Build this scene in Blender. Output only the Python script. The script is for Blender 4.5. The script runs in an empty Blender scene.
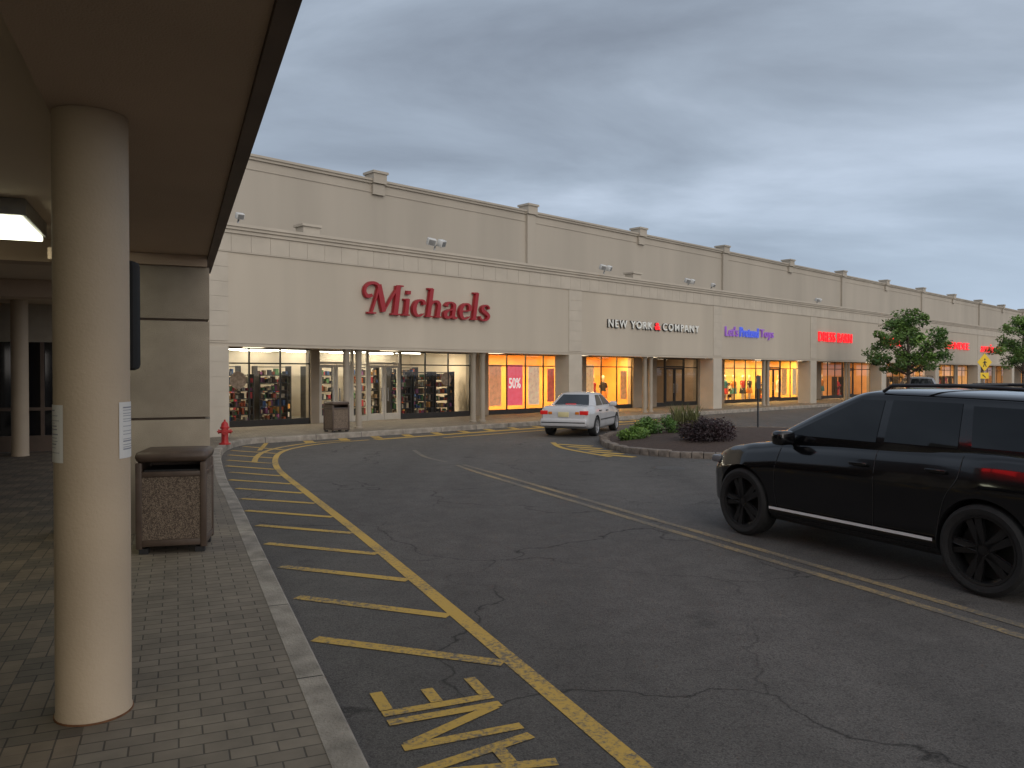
import bpy, bmesh, math, random
from mathutils import Vector, Matrix
random.seed(7)
scene=bpy.context.scene
COL=scene.collection
scene.view_settings.view_transform='Standard'
scene.view_settings.look='None'
scene.view_settings.exposure=0
R=math.radians
# ------------------------------------------------------------ materials
def mat_new(name):
    m=bpy.data.materials.new(name); m.use_nodes=True
    nt=m.node_tree; b=nt.nodes['Principled BSDF']
    return m,nt,b
def N(nt,t,**kw):
    n=nt.nodes.new(t)
    for k,v in kw.items(): setattr(n,k,v)
    return n
def pmat(name,col,rough=.6,var=.12,scale=3.0,bump=0.0,bscale=60,metal=0,emit=None,es=0,coat=0,spec=.5,streak=False):
    m,nt,b=mat_new(name)
    tc=N(nt,'ShaderNodeTexCoord')
    nz=N(nt,'ShaderNodeTexNoise'); nz.inputs['Scale'].default_value=scale; nz.inputs['Detail'].default_value=6
    if streak:
        mp=N(nt,'ShaderNodeMapping'); mp.inputs['Scale'].default_value=(1,1,.12)
        nt.links.new(tc.outputs['Object'],mp.inputs[0]); nt.links.new(mp.outputs[0],nz.inputs['Vector'])
    else:
        nt.links.new(tc.outputs['Object'],nz.inputs['Vector'])
    r=N(nt,'ShaderNodeValToRGB')
    c=Vector(col)
    r.color_ramp.elements[0].position=.3; r.color_ramp.elements[1].position=.7
    r.color_ramp.elements[0].color=(*[max(0,x*(1-var)) for x in c],1)
    r.color_ramp.elements[1].color=(*[min(1,x*(1+var)) for x in c],1)
    nt.links.new(nz.outputs['Fac'],r.inputs[0]); nt.links.new(r.outputs[0],b.inputs['Base Color'])
    b.inputs['Roughness'].default_value=rough; b.inputs['Metallic'].default_value=metal
    b.inputs['Coat Weight'].default_value=coat
    b.inputs['Specular IOR Level'].default_value=spec
    if emit: 
        b.inputs['Emission Color'].default_value=(*emit,1); b.inputs['Emission Strength'].default_value=es
    if bump:
        n2=N(nt,'ShaderNodeTexNoise'); n2.inputs['Scale'].default_value=bscale; n2.inputs['Detail'].default_value=4
        nt.links.new(tc.outputs['Object'],n2.inputs['Vector'])
        bp=N(nt,'ShaderNodeBump'); bp.inputs['Strength'].default_value=bump; bp.inputs['Distance'].default_value=.01
        nt.links.new(n2.outputs['Fac'],bp.inputs['Height']); nt.links.new(bp.outputs[0],b.inputs['Normal'])
    return m
def glassmat(name,tint=(.93,.96,.96),refl=.85):
    m=bpy.data.materials.new(name); m.use_nodes=True; nt=m.node_tree; nt.nodes.clear()
    o=N(nt,'ShaderNodeOutputMaterial'); mx=N(nt,'ShaderNodeMixShader'); f=N(nt,'ShaderNodeFresnel')
    ge=N(nt,'ShaderNodeNewGeometry'); mr=N(nt,'ShaderNodeMapRange'); mr.inputs[3].default_value=1.45; mr.inputs[4].default_value=1/1.45
    nt.links.new(ge.outputs['Backfacing'],mr.inputs[0]); nt.links.new(mr.outputs[0],f.inputs[0])
    t=N(nt,'ShaderNodeBsdfTransparent'); t.inputs[0].default_value=(*tint,1)
    g=N(nt,'ShaderNodeBsdfGlossy'); g.inputs['Roughness'].default_value=.02; g.inputs['Color'].default_value=(refl,refl,refl,1)
    nt.links.new(f.outputs[0],mx.inputs[0]); nt.links.new(t.outputs[0],mx.inputs[1]); nt.links.new(g.outputs[0],mx.inputs[2]); nt.links.new(mx.outputs[0],o.inputs[0])
    return m
def colattr_mat(name,rough=.6,mul=.35):
    m,nt,b=mat_new(name)
    a=N(nt,'ShaderNodeAttribute'); a.attribute_name='Col'
    tc=N(nt,'ShaderNodeTexCoord'); nz=N(nt,'ShaderNodeTexNoise'); nz.inputs['Scale'].default_value=9
    nt.links.new(tc.outputs['Object'],nz.inputs['Vector'])
    mx=N(nt,'ShaderNodeMix',data_type='RGBA',blend_type='MULTIPLY'); mx.inputs[0].default_value=mul
    nt.links.new(a.outputs['Color'],mx.inputs[6]); nt.links.new(nz.outputs['Color'],mx.inputs[7])
    nt.links.new(mx.outputs[2],b.inputs['Base Color']); b.inputs['Roughness'].default_value=rough
    return m

M={}
M['stucco']=pmat('stucco',(.485,.43,.35),.85,.08,.7,.5,120,streak=True)
M['stucco2']=pmat('stucco_upper',(.43,.385,.32),.85,.09,.5,.5,120,streak=True)
M['trim']=pmat('trim_stucco',(.49,.44,.365),.8,.07,1.5,.3,90)
M['pier']=pmat('pier_concrete',(.36,.305,.235),.85,.16,2.2,.9,150)
M['soffit']=pmat('soffit_stucco',(.47,.355,.265),.85,.08,.8,.4,100)
M['soffit_in']=pmat('ceiling_paint',(.60,.49,.37),.85,.06,.8,.3,100)
M['bronze']=pmat('bronze_trim',(.11,.075,.055),.6,.2,3)
M['colpaint']=pmat('column_paint',(.44,.345,.245),.6,.09,1.6,.25,60)
M['white_col']=pmat('beige_post_paint',(.33,.285,.225),.7,.08,2)
M['darkframe']=pmat('dark_frame',(.02,.018,.016),.4,.2,5)
M['whiteframe']=pmat('white_frame',(.55,.52,.46),.45,.05,5)
M['roof']=pmat('roof_membrane',(.16,.16,.16),.9,.2,1)
M['glass']=glassmat('shop_glass')
M['darkwin']=pmat('dark_window_glass',(.012,.012,.014),.06,.2,2,spec=.6)
M['black_metal']=pmat('black_metal',(.02,.02,.022),.5,.2,6)
M['galv']=pmat('galvanised_metal',(.32,.32,.32),.45,.15,8,metal=.6)
M['whiteplastic']=pmat('white_plastic',(.6,.6,.58),.4,.05,5)
M['rubber']=pmat('tyre_rubber',(.018,.018,.018),.8,.2,12,.4,90)
M['merch']=colattr_mat('merchandise_colours',.6)
M['leaf']=colattr_mat('leaf_green',.55,.2)

def kerb_mat():
    m=pmat('kerb_concrete',(.28,.25,.21),.9,.34,5,.9,70); nt=m.node_tree; b=nt.nodes['Principled BSDF']
    src=b.inputs['Base Color'].links[0].from_socket
    a=N(nt,'ShaderNodeAttribute'); a.attribute_name='arc'
    md=N(nt,'ShaderNodeMath',operation='FRACT'); dv=N(nt,'ShaderNodeMath',operation='DIVIDE'); dv.inputs[1].default_value=1.5
    nt.links.new(a.outputs['Fac'],dv.inputs[0]); nt.links.new(dv.outputs[0],md.inputs[0])
    lt=N(nt,'ShaderNodeMath',operation='LESS_THAN'); lt.inputs[1].default_value=.009; nt.links.new(md.outputs[0],lt.inputs[0])
    mx=N(nt,'ShaderNodeMix',data_type='RGBA'); mx.inputs[7].default_value=(.04,.035,.03,1)
    nt.links.new(lt.outputs[0],mx.inputs[0]); nt.links.new(src,mx.inputs[6]); nt.links.new(mx.outputs[2],b.inputs['Base Color'])
    return m
M['kerb']=kerb_mat()
def yellow_mat(name,col=(.50,.33,.06),wear=.5):
    m,nt,b=mat_new(name)
    tc=N(nt,'ShaderNodeTexCoord')
    n1=N(nt,'ShaderNodeTexNoise'); n1.inputs['Scale'].default_value=28; n1.inputs['Detail'].default_value=8; n1.inputs['Roughness'].default_value=.75
    n2=N(nt,'ShaderNodeTexNoise'); n2.inputs['Scale'].default_value=1.1; n2.inputs['Detail'].default_value=3
    nt.links.new(tc.outputs['Object'],n1.inputs['Vector']); nt.links.new(tc.outputs['Object'],n2.inputs['Vector'])
    ad=N(nt,'ShaderNodeMath',operation='MULTIPLY_ADD'); ad.inputs[1].default_value=.55
    nt.links.new(n2.outputs['Fac'],ad.inputs[0]); nt.links.new(n1.outputs['Fac'],ad.inputs[2])
    r=N(nt,'ShaderNodeValToRGB'); r.color_ramp.elements[0].position=wear+.12; r.color_ramp.elements[1].position=wear+.28
    nt.links.new(ad.outputs[0],r.inputs[0])
    mx=N(nt,'ShaderNodeMix',data_type='RGBA'); mx.inputs[6].default_value=(.115,.105,.09,1); mx.inputs[7].default_value=(*col,1)
    nt.links.new(r.outputs[0],mx.inputs[0]); nt.links.new(mx.outputs[2],b.inputs['Base Color']); b.inputs['Roughness'].default_value=.8
    return m
M['yellow']=yellow_mat('yellow_road_paint',(.50,.32,.065),.50)
M['yellow_far']=yellow_mat('yellow_kerb_paint',(.45,.29,.06),.42)
M['yellow_mid']=yellow_mat('worn_yellow_paint',(.30,.215,.10),.60)
M['yellow_faint']=yellow_mat('faded_yellow_paint',(.20,.16,.10),.64)

def asphalt_mat():
    m,nt,b=mat_new('asphalt')
    tc=N(nt,'ShaderNodeTexCoord'); O=tc.outputs['Object']
    big=N(nt,'ShaderNodeTexNoise'); big.inputs['Scale'].default_value=.22; big.inputs['Detail'].default_value=5; big.inputs['Roughness'].default_value=.6
    mid=N(nt,'ShaderNodeTexNoise'); mid.inputs['Scale'].default_value=3.5; mid.inputs['Detail'].default_value=8; mid.inputs['Roughness'].default_value=.7
    fine=N(nt,'ShaderNodeTexNoise'); fine.inputs['Scale'].default_value=90; fine.inputs['Detail'].default_value=4; fine.inputs['Roughness'].default_value=.7
    sp=N(nt,'ShaderNodeTexVoronoi'); sp.inputs['Scale'].default_value=75
    mp=N(nt,'ShaderNodeMapping'); mp.inputs['Rotation'].default_value=(0,0,R(-23)); mp.inputs['Scale'].default_value=(.75,.05,1)
    trk=N(nt,'ShaderNodeTexNoise'); trk.inputs['Scale'].default_value=1.0; trk.inputs['Detail'].default_value=3
    nt.links.new(O,mp.inputs[0]); nt.links.new(mp.outputs[0],trk.inputs['Vector'])
    for n in (big,mid,fine,sp): nt.links.new(O,n.inputs['Vector'])
    def ramp(src,a,b_,p0=.3,p1=.7):
        r=N(nt,'ShaderNodeValToRGB'); r.color_ramp.elements[0].position=p0; r.color_ramp.elements[1].position=p1
        r.color_ramp.elements[0].color=(*a,1); r.color_ramp.elements[1].color=(*b_,1); nt.links.new(src,r.inputs[0]); return r.outputs[0]
    base=ramp(big.outputs['Fac'],(.168,.156,.145),(.215,.200,.186))
    def mul(a,b_,f):
        x=N(nt,'ShaderNodeMix',data_type='RGBA',blend_type='MULTIPLY'); x.inputs[0].default_value=f
        nt.links.new(a,x.inputs[6]); nt.links.new(b_,x.inputs[7]); return x.outputs[2]
    c=mul(base,ramp(mid.outputs['Fac'],(.74,.74,.74),(1.0,1.0,1.0)),1)
    c=mul(c,ramp(fine.outputs['Fac'],(.30,.30,.30),(1.0,1.0,1.0),.32,.66),.85)
    sc=N(nt,'ShaderNodeSeparateColor'); nt.links.new(sp.outputs['Color'],sc.inputs[0])
    c=mul(c,ramp(sc.outputs[0],(.62,.62,.62),(1,1,1),.0,.5),.9)
    c=mul(c,ramp(trk.outputs['Fac'],(.80,.80,.80),(1,1,1),.35,.65),1)
    dn=N(nt,'ShaderNodeTexNoise'); dn.inputs['Scale'].default_value=1.3; dn.inputs['Detail'].default_value=6; nt.links.new(O,dn.inputs['Vector'])
    va=N(nt,'ShaderNodeMix',data_type='RGBA',blend_type='ADD'); va.inputs[0].default_value=1.0
    nt.links.new(O,va.inputs[6]); nt.links.new(dn.outputs['Color'],va.inputs[7])
    vo=N(nt,'ShaderNodeTexVoronoi',feature='DISTANCE_TO_EDGE'); vo.inputs['Scale'].default_value=.36; nt.links.new(va.outputs[2],vo.inputs['Vector'])
    cr=ramp(vo.outputs['Distance'],(.32,.32,.32),(1,1,1),.0012,.006)
    mk=N(nt,'ShaderNodeTexNoise'); mk.inputs['Scale'].default_value=.3; nt.links.new(O,mk.inputs['Vector'])
    mk_=N(nt,'ShaderNodeMapRange'); mk_.inputs[1].default_value=.40; mk_.inputs[2].default_value=.52; nt.links.new(mk.outputs['Fac'],mk_.inputs[0])
    x=N(nt,'ShaderNodeMix',data_type='RGBA',blend_type='MULTIPLY'); nt.links.new(mk_.outputs[0],x.inputs[0]); nt.links.new(c,x.inputs[6]); nt.links.new(cr,x.inputs[7]); c=x.outputs[2]
    st=N(nt,'ShaderNodeTexNoise'); st.inputs['Scale'].default_value=1.7; st.inputs['Detail'].default_value=4
    mp2=N(nt,'ShaderNodeMapping'); mp2.inputs['Location'].default_value=(13,5,0); nt.links.new(O,mp2.inputs[0]); nt.links.new(mp2.outputs[0],st.inputs['Vector'])
    c=mul(c,ramp(st.outputs['Fac'],(1,1,1),(.6,.6,.6),.66,.76),1)
    nt.links.new(c,b.inputs['Base Color'])
    b.inputs['Roughness'].default_value=.85; b.inputs['Specular IOR Level'].default_value=.3
    bp=N(nt,'ShaderNodeBump'); bp.inputs['Strength'].default_value=.8; bp.inputs['Distance'].default_value=.01
    nt.links.new(fine.outputs['Fac'],bp.inputs['Height']); nt.links.new(bp.outputs[0],b.inputs['Normal'])
    return m
M['asphalt']=asphalt_mat()

def paver_mat():
    m,nt,b=mat_new('brick_pavers')
    tc=N(nt,'ShaderNodeTexCoord')
    mp=N(nt,'ShaderNodeMapping'); mp.inputs['Rotation'].default_value=(0,0,R(-23)); nt.links.new(tc.outputs['Object'],mp.inputs[0])
    V=mp.outputs[0]
    def brick(c1,c2,mo,w,h,off=.5,vec=V,bias=0):
        k=N(nt,'ShaderNodeTexBrick'); k.inputs['Color1'].default_value=(*c1,1); k.inputs['Color2'].default_value=(*c2,1); k.inputs['Mortar'].default_value=(*mo,1)
        k.inputs['Scale'].default_value=1; k.inputs['Brick Width'].default_value=w; k.inputs['Row Height'].default_value=h; k.inputs['Mortar Size'].default_value=.005; k.inputs['Mortar Smooth'].default_value=.4
        k.offset=off; k.inputs['Bias'].default_value=bias; nt.links.new(vec,k.inputs['Vector']); return k
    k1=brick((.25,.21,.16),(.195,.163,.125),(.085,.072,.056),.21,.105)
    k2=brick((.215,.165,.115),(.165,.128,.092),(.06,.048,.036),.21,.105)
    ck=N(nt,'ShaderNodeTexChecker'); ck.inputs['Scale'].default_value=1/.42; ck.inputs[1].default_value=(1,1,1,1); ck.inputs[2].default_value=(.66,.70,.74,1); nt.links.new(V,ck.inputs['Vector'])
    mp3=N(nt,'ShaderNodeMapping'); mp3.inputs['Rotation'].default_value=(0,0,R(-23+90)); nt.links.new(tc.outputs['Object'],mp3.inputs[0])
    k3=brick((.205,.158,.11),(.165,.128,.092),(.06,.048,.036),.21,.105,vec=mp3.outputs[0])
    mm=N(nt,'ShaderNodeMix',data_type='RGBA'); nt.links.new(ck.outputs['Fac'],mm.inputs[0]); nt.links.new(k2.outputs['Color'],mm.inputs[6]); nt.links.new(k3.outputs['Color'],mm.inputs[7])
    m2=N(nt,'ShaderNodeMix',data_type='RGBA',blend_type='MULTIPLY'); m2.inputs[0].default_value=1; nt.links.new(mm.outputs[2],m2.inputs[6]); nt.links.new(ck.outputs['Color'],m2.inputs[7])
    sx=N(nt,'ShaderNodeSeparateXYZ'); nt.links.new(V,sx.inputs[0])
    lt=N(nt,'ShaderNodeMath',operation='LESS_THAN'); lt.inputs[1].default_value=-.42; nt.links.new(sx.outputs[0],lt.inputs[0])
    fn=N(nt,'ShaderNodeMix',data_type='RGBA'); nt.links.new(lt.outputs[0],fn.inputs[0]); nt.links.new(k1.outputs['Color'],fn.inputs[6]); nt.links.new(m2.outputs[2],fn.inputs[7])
    nz=N(nt,'ShaderNodeTexNoise'); nz.inputs['Scale'].default_value=3; nz.inputs['Detail'].default_value=8; nz.inputs['Roughness'].default_value=.65; nt.links.new(V,nz.inputs['Vector'])
    r=N(nt,'ShaderNodeValToRGB'); r.color_ramp.elements[0].position=.3;r.color_ramp.elements[1].position=.7; r.color_ramp.elements[0].color=(.60,.60,.60,1); r.color_ramp.elements[1].color=(1,1,1,1); nt.links.new(nz.outputs['Fac'],r.inputs[0])
    x=N(nt,'ShaderNodeMix',data_type='RGBA',blend_type='MULTIPLY'); x.inputs[0].default_value=1; nt.links.new(fn.outputs[2],x.inputs[6]); nt.links.new(r.outputs[0],x.inputs[7])
    nt.links.new(x.outputs[2],b.inputs['Base Color']); b.inputs['Roughness'].default_value=.75
    bp=N(nt,'ShaderNodeBump'); bp.inputs['Strength'].default_value=.6; bp.inputs['Distance'].default_value=.006; bp.invert=True
    nt.links.new(k1.outputs['Fac'],bp.inputs['Height']); nt.links.new(bp.outputs[0],b.inputs['Normal'])
    return m
M['paver']=paver_mat()
def aggregate_mat():
    m,nt,b=mat_new('exposed_aggregate')
    tc=N(nt,'ShaderNodeTexCoord'); v=N(nt,'ShaderNodeTexVoronoi'); v.inputs['Scale'].default_value=130; nt.links.new(tc.outputs['Object'],v.inputs['Vector'])
    r=N(nt,'ShaderNodeValToRGB'); r.color_ramp.elements[0].color=(.06,.043,.032,1); r.color_ramp.elements[1].color=(.27,.21,.155,1)
    r.color_ramp.elements.new(.5).color=(.15,.112,.082,1)
    sp=N(nt,'ShaderNodeSeparateColor'); nt.links.new(v.outputs['Color'],sp.inputs[0]); nt.links.new(sp.outputs[0],r.inputs[0]); nt.links.new(r.outputs[0],b.inputs['Base Color']); b.inputs['Roughness'].default_value=.8
    bp=N(nt,'ShaderNodeBump'); bp.inputs['Distance'].default_value=.004; nt.links.new(v.outputs['Distance'],bp.inputs['Height']); nt.links.new(bp.outputs[0],b.inputs['Normal'])
    return m
M['aggregate']=aggregate_mat()
M['binbrown']=pmat('bin_brown_metal',(.085,.058,.043),.5,.2,8)
M['mulch']=pmat('mulch',(.055,.034,.025),.95,.5,30,1,40)
M['stone']=pmat('granite_block',(.185,.155,.13),.9,.4,7,.8,60)
M['red_hyd']=pmat('hydrant_red',(.42,.02,.02),.4,.15,8)
M['paper']=pmat('notice_paper',(.65,.63,.60),.8,.03,5)
M['ink']=pmat('print_ink',(.25,.25,.28),.8,.1,5)
M['signyellow']=pmat('sign_yellow',(.75,.50,.02),.5,.05,5,emit=(.9,.6,.02),es=.1)
M['signblack']=pmat('sign_black',(.02,.02,.02),.5,.1,5)

# ------------------------------------------------------------ object helpers
def link(o,parent=None):
    COL.objects.link(o)
    if parent: o.parent=parent
    return o
def meta(o,label=None,cat=None,group=None,kind=None):
    if label: o['label']=label
    if cat: o['category']=cat
    if group: o['group']=group
    if kind: o['kind']=kind
    return o
def empty(name,loc=(0,0,0),rz=0,parent=None,label=None,cat=None,group=None):
    e=bpy.data.objects.new(name,None); e.empty_display_size=.2; e.location=loc; e.rotation_euler=(0,0,rz); link(e,parent)
    return meta(e,label,cat,group)
def finish(name,bm,mats,parent=None,smooth=None,loc=None,recalc=True):
    if recalc: bmesh.ops.recalc_face_normals(bm,faces=bm.faces)
    me=bpy.data.meshes.new(name); bm.to_mesh(me); bm.free()
    if not isinstance(mats,(list,tuple)): mats=[mats]
    for m in mats: me.materials.append(m)
    if smooth is not None:
        for p in me.polygons: p.use_smooth=True
        me.set_sharp_from_angle(angle=R(smooth))
    o=bpy.data.objects.new(name,me); link(o,parent)
    if loc: o.location=loc
    return o
def addbox(bm,x0,x1,y0,y1,z0,z1,mi=0,bev=0,mtx=None):
    r=bmesh.ops.create_cube(bm,size=1)
    vs=r['verts']
    for v in vs:
        v.co=Vector(((x0+x1)/2+v.co.x*(x1-x0),(y0+y1)/2+v.co.y*(y1-y0),(z0+z1)/2+v.co.z*(z1-z0)))
        if mtx is not None: v.co=mtx@v.co
    fs=set()
    for v in vs:
        for f in v.link_faces: fs.add(f)
    for f in fs: f.material_index=mi
    if bev:
        es=set()
        for f in fs:
            for e in f.edges: es.add(e)
        bmesh.ops.bevel(bm,geom=list(es),offset=bev,segments=2,affect='EDGES',profile=.5)
    return fs
def boxes(name,lst,mat,parent=None,bev=0,smooth=None):
    bm=bmesh.new()
    for b in lst: addbox(bm,*b[:6],mi=(b[6] if len(b)>6 else 0),bev=bev)
    return finish(name,bm,mat,parent,smooth=(35 if bev and smooth is None else smooth))
def quads(name,lst,mat,parent=None):
    bm=bmesh.new()
    for x0,x1,y,z0,z1 in lst:
        bm.faces.new([bm.verts.new(p) for p in ((x0,y,z0),(x1,y,z0),(x1,y,z1),(x0,y,z1))])
    return finish(name,bm,mat,parent,recalc=False)
def lathe(bm,prof,seg=24,mi=0,mtx=None,cap=True):
    rings=[]
    for r_,z in prof:
        ring=[]
        for i in range(seg):
            a=2*math.pi*i/seg; c=Vector((r_*math.cos(a),r_*math.sin(a),z))
            ring.append(bm.verts.new(mtx@c if mtx is not None else c))
        rings.append(ring)
    for k in range(len(rings)-1):
        for i in range(seg):
            f=bm.faces.new((rings[k][i],rings[k][(i+1)%seg],rings[k+1][(i+1)%seg],rings[k+1][i])); f.material_index=mi
    if cap:
        bm.faces.new(rings[0]).material_index=mi; bm.faces.new(rings[-1]).material_index=mi
def tube(bm,pts,rad,seg=8,mi=0):
    pts=[Vector(p) for p in pts]; rings=[]
    for i,p in enumerate(pts):
        d=(pts[min(i+1,len(pts)-1)]-pts[max(i-1,0)]).normalized()
        up=Vector((0,0,1)) if abs(d.z)<.9 else Vector((1,0,0))
        a=d.cross(up).normalized(); b=d.cross(a)
        r_=rad[i] if isinstance(rad,(list,tuple)) else rad
        rings.append([bm.verts.new(p+(a*math.cos(2*math.pi*k/seg)+b*math.sin(2*math.pi*k/seg))*r_) for k in range(seg)])
    for k in range(len(rings)-1):
        for i in range(seg):
            bm.faces.new((rings[k][i],rings[k][(i+1)%seg],rings[k+1][(i+1)%seg],rings[k+1][i])).material_index=mi
    bm.faces.new(rings[0]).material_index=mi; bm.faces.new(rings[-1]).material_index=mi
def text_bm(s,width,height,extr=.05,shear=0,offset=0,zbase=0,spacing=1.0):
    cu=bpy.data.curves.new('t','FONT'); cu.body=s; cu.size=1; cu.extrude=.05; cu.shear=shear; cu.offset=offset; cu.space_character=spacing; cu.resolution_u=4
    o=bpy.data.objects.new('t',cu); COL.objects.link(o)
    dg=bpy.context.evaluated_depsgraph_get(); me=bpy.data.meshes.new_from_object(o.evaluated_get(dg))
    bpy.data.objects.remove(o)
    xs=[v.co.x for v in me.vertices]; ys=[v.co.y for v in me.vertices]
    x0,x1,y0,y1=min(xs),max(xs),min(ys),max(ys)
    sx=width/(x1-x0); sy=height/(y1-y0)
    for v in me.vertices:
        v.co=Vector(((v.co.x-x0)*sx,-(v.co.z+.05)/.1*extr,(v.co.y-y0)*sy+zbase))
    return me
def catmull(P,n=8):
    P=[Vector(p) for p in P]; out=[]
    for i in range(len(P)-1):
        p0=P[max(i-1,0)];p1=P[i];p2=P[i+1];p3=P[min(i+2,len(P)-1)]
        for k in range(n):
            t=k/n
            out.append(.5*((2*p1)+(-p0+p2)*t+(2*p0-5*p1+4*p2-p3)*t*t+(-p0+3*p1-3*p2+p3)*t**3))
    out.append(P[-1]); return out

# ------------------------------------------------------------ frames
H=1.85
d=Vector((.7193,.6947,0)); no=Vector((.6947,-.7193,0)); P0=Vector((-4.79,24.4,0))
FA=math.atan2(.6947,.7193)
NA=R(23)
ar=Vector((math.cos(NA),math.sin(NA),0)); aa=Vector((-math.sin(NA),math.cos(NA),0))
def A(r,a,z=0): return ar*r+aa*a+Vector((0,0,z))
def F(t,out=0,z=0): return P0+d*t+no*out+Vector((0,0,z))

# ------------------------------------------------------------ ground
bm=bmesh.new(); bmesh.ops.create_grid(bm,x_segments=1,y_segments=1,size=900)
g=finish('ground',bm,pmat('ground_soil',(.07,.065,.05),.95,.3,.3)); g.location=(0,0,-.03); meta(g,kind='structure')
bm=bmesh.new(); bmesh.ops.create_grid(bm,x_segments=2,y_segments=2,size=260)
g=finish('road',bm,M['asphalt']); meta(g,kind='structure')

kerbpts=[A(.78,-9),A(.78,-3),A(.78,3),A(.78,8),A(.78,11.5),A(.76,13.6),(-5.65,15.4,0),(-6.3,17.1,0),(-6.8,18.7,0),(-7.0,20.0,0),(-6.85,20.95,0),F(-3.0,1.12),F(-1.5,1.1),F(2,1.1),F(10,1.1),F(40,1.1),F(150,1.1)]
K=catmull([Vector(p) for p in kerbpts],10)
def offset(poly,dist):
    out=[]
    for i,p in enumerate(poly):
        t=(poly[min(i+1,len(poly)-1)]-poly[max(i-1,0)]).normalized()
        out.append(p+Vector((-t.y,t.x,0))*dist)
    return out
cum=[0]
for i in range(1,len(K)): cum.append(cum[-1]+(K[i]-K[i-1]).length)
def Kat(s):
    for i in range(1,len(K)):
        if cum[i]>=s:
            u=(s-cum[i-1])/(cum[i]-cum[i-1]); t=(K[i]-K[i-1]).normalized(); return K[i-1].lerp(K[i],u),t
    return K[-1],(K[-1]-K[-2]).normalized()
Kin=offset(K,.17)
bm=bmesh.new(); lay=bm.verts.layers.float.new('arc')
sec=[(0,-.05),(.012,.13),(.03,.15),(.17,.15),(.17,-.05)]
rings=[]
for i,p in enumerate(K):
    t=(K[min(i+1,len(K)-1)]-K[max(i-1,0)]).normalized(); n_=Vector((-t.y,t.x,0))
    ring=[bm.verts.new(p+n_*s+Vector((0,0,z))) for s,z in sec]
    for v in ring: v[lay]=cum[i]
    rings.append(ring)
for i in range(len(rings)-1):
    for k in range(4): bm.faces.new((rings[i][k],rings[i+1][k],rings[i+1][k+1],rings[i][k+1]))
kb=finish('kerb',bm,M['kerb']); meta(kb,kind='structure')
bm=bmesh.new()
poly=Kin+[F(150,-3.55),F(-6,-3.55),A(-7,20.5),A(-7,-9)]
vs=[bm.verts.new((p.x,p.y,.147)) for p in poly]
f=bm.faces.new(vs); bmesh.ops.triangulate(bm,faces=[f])
for f in bm.faces:
    if f.normal.z<0: f.normal_flip()
sw=finish('sidewalk',bm,M['paver'],recalc=False); meta(sw,kind='structure')

def strip(name,pts,w,mat,z=.004,parent=None):
    bm=bmesh.new(); l=offset(pts,w/2); r_=offset(pts,-w/2)
    a=[bm.verts.new((p.x,p.y,z)) for p in l]; b=[bm.verts.new((p.x,p.y,z)) for p in r_]
    for i in range(len(a)-1): bm.faces.new((b[i],b[i+1],a[i+1],a[i]))
    o=finish(name,bm,mat,parent); meta(o,kind='structure'); return o
Ypts=[A(2.02,-9),A(2.0,0),A(1.98,5),A(1.94,9),A(1.86,12.5),(-4.45,15.1,0),(-5.1,17,0),(-5.45,18.6,0),(-5.4,19.9,0),(-4.95,21.1,0),F(-1,2.15)]
Y=catmull([Vector(p) for p in Ypts],10)
strip('road_marking',Y,.12,M['yellow'])
strip('road_marking',catmull([F(-.8,2.2),F(1,2.15),F(5,2.05),F(13,1.95)],8),.30,M['yellow_far'])
strip('road_marking',catmull([F(1,3.0),F(6,2.9),F(12,2.8)],8),.16,M['yellow_far'],z=.0045)
Y2=[p for p in offset(Y,.42)][58:98]
strip('road_marking',Y2,.12,M['yellow'])
bm=bmesh.new()
s=9+5.59
rj=random.Random(9)
while True:
    p,t=Kat(s)
    tt=(p-P0).dot(d)
    if tt>12.6: break
    nr=Vector((t.y,-t.x,0))
    if tt>-2.5 and p.y>21:
        st=p+nr*.1; en=p+nr*.85-t*.35; hwid=.13
    else:
        st=p+nr*(.06+rj.uniform(0,.08))
        tgt0,_=Kat(s-.93+rj.uniform(-.05,.05))
        best=min(Y,key=lambda q:(q-(tgt0+nr*1.2)).length)
        dist=max(.3,(best-tgt0).dot(nr))
        en=tgt0+nr*(dist-.07) if dist>.9 else p-t*.5+nr*(dist-.07)
        hwid=.055
    dd=(en-st).normalized(); pn=Vector((-dd.y,dd.x,0))*hwid
    q=[st+pn,st-pn,en-pn,en+pn]
    bm.faces.new([bm.verts.new((v.x,v.y,.005)) for v in q])
    s+=1.13+rj.uniform(-.03,.03)
o=finish('road_marking',bm,M['yellow']); meta(o,kind='structure')
bm=bmesh.new()
def lett(strokes,a0,w=.30,h=.64):
    for i,(x0,y0,x1,y1) in enumerate(strokes):
        p=A(1.66,a0)+aa*(x0*w)-ar*(y0*h); q=A(1.66,a0)+aa*(x1*w)-ar*(y1*h)
        dd=(q-p).normalized(); pn=Vector((-dd.y,dd.x,0))*.036
        zz=.005+.0006*i
        bm.faces.new([bm.verts.new((v.x,v.y,zz)) for v in (p+pn,p-pn,q-pn,q+pn)])
E=[(0,0,0,1),(.13,.05,1,.05),(.13,.5,.8,.5),(.13,.95,1,.95)]
Nn=[(0,0,0,1),(.06,.96,.94,.06),(1,0,1,1)]
Aa=[(0,0,.46,1),(.54,1,1,0),(.26,.33,.74,.33)]
L=[(0,0,0,1),(.13,.05,1,.05)]
Fl=[(0,0,0,1),(.13,.5,.8,.5),(.13,.95,1,.95)]
I=[(.5,0,.5,1)]
Rr=[(0,0,0,1),(.12,.94,.9,.9),(.95,.85,.95,.55),(.12,.5,.9,.5),(.35,.42,1,0)]
a0=4.20
for g_ in (E,Nn,Aa,L,None,E,Rr,I,Fl):
    if g_: lett(g_,a0)
    a0-=.42
o=finish('road_marking',bm,M['yellow']); meta(o,kind='structure')
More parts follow.
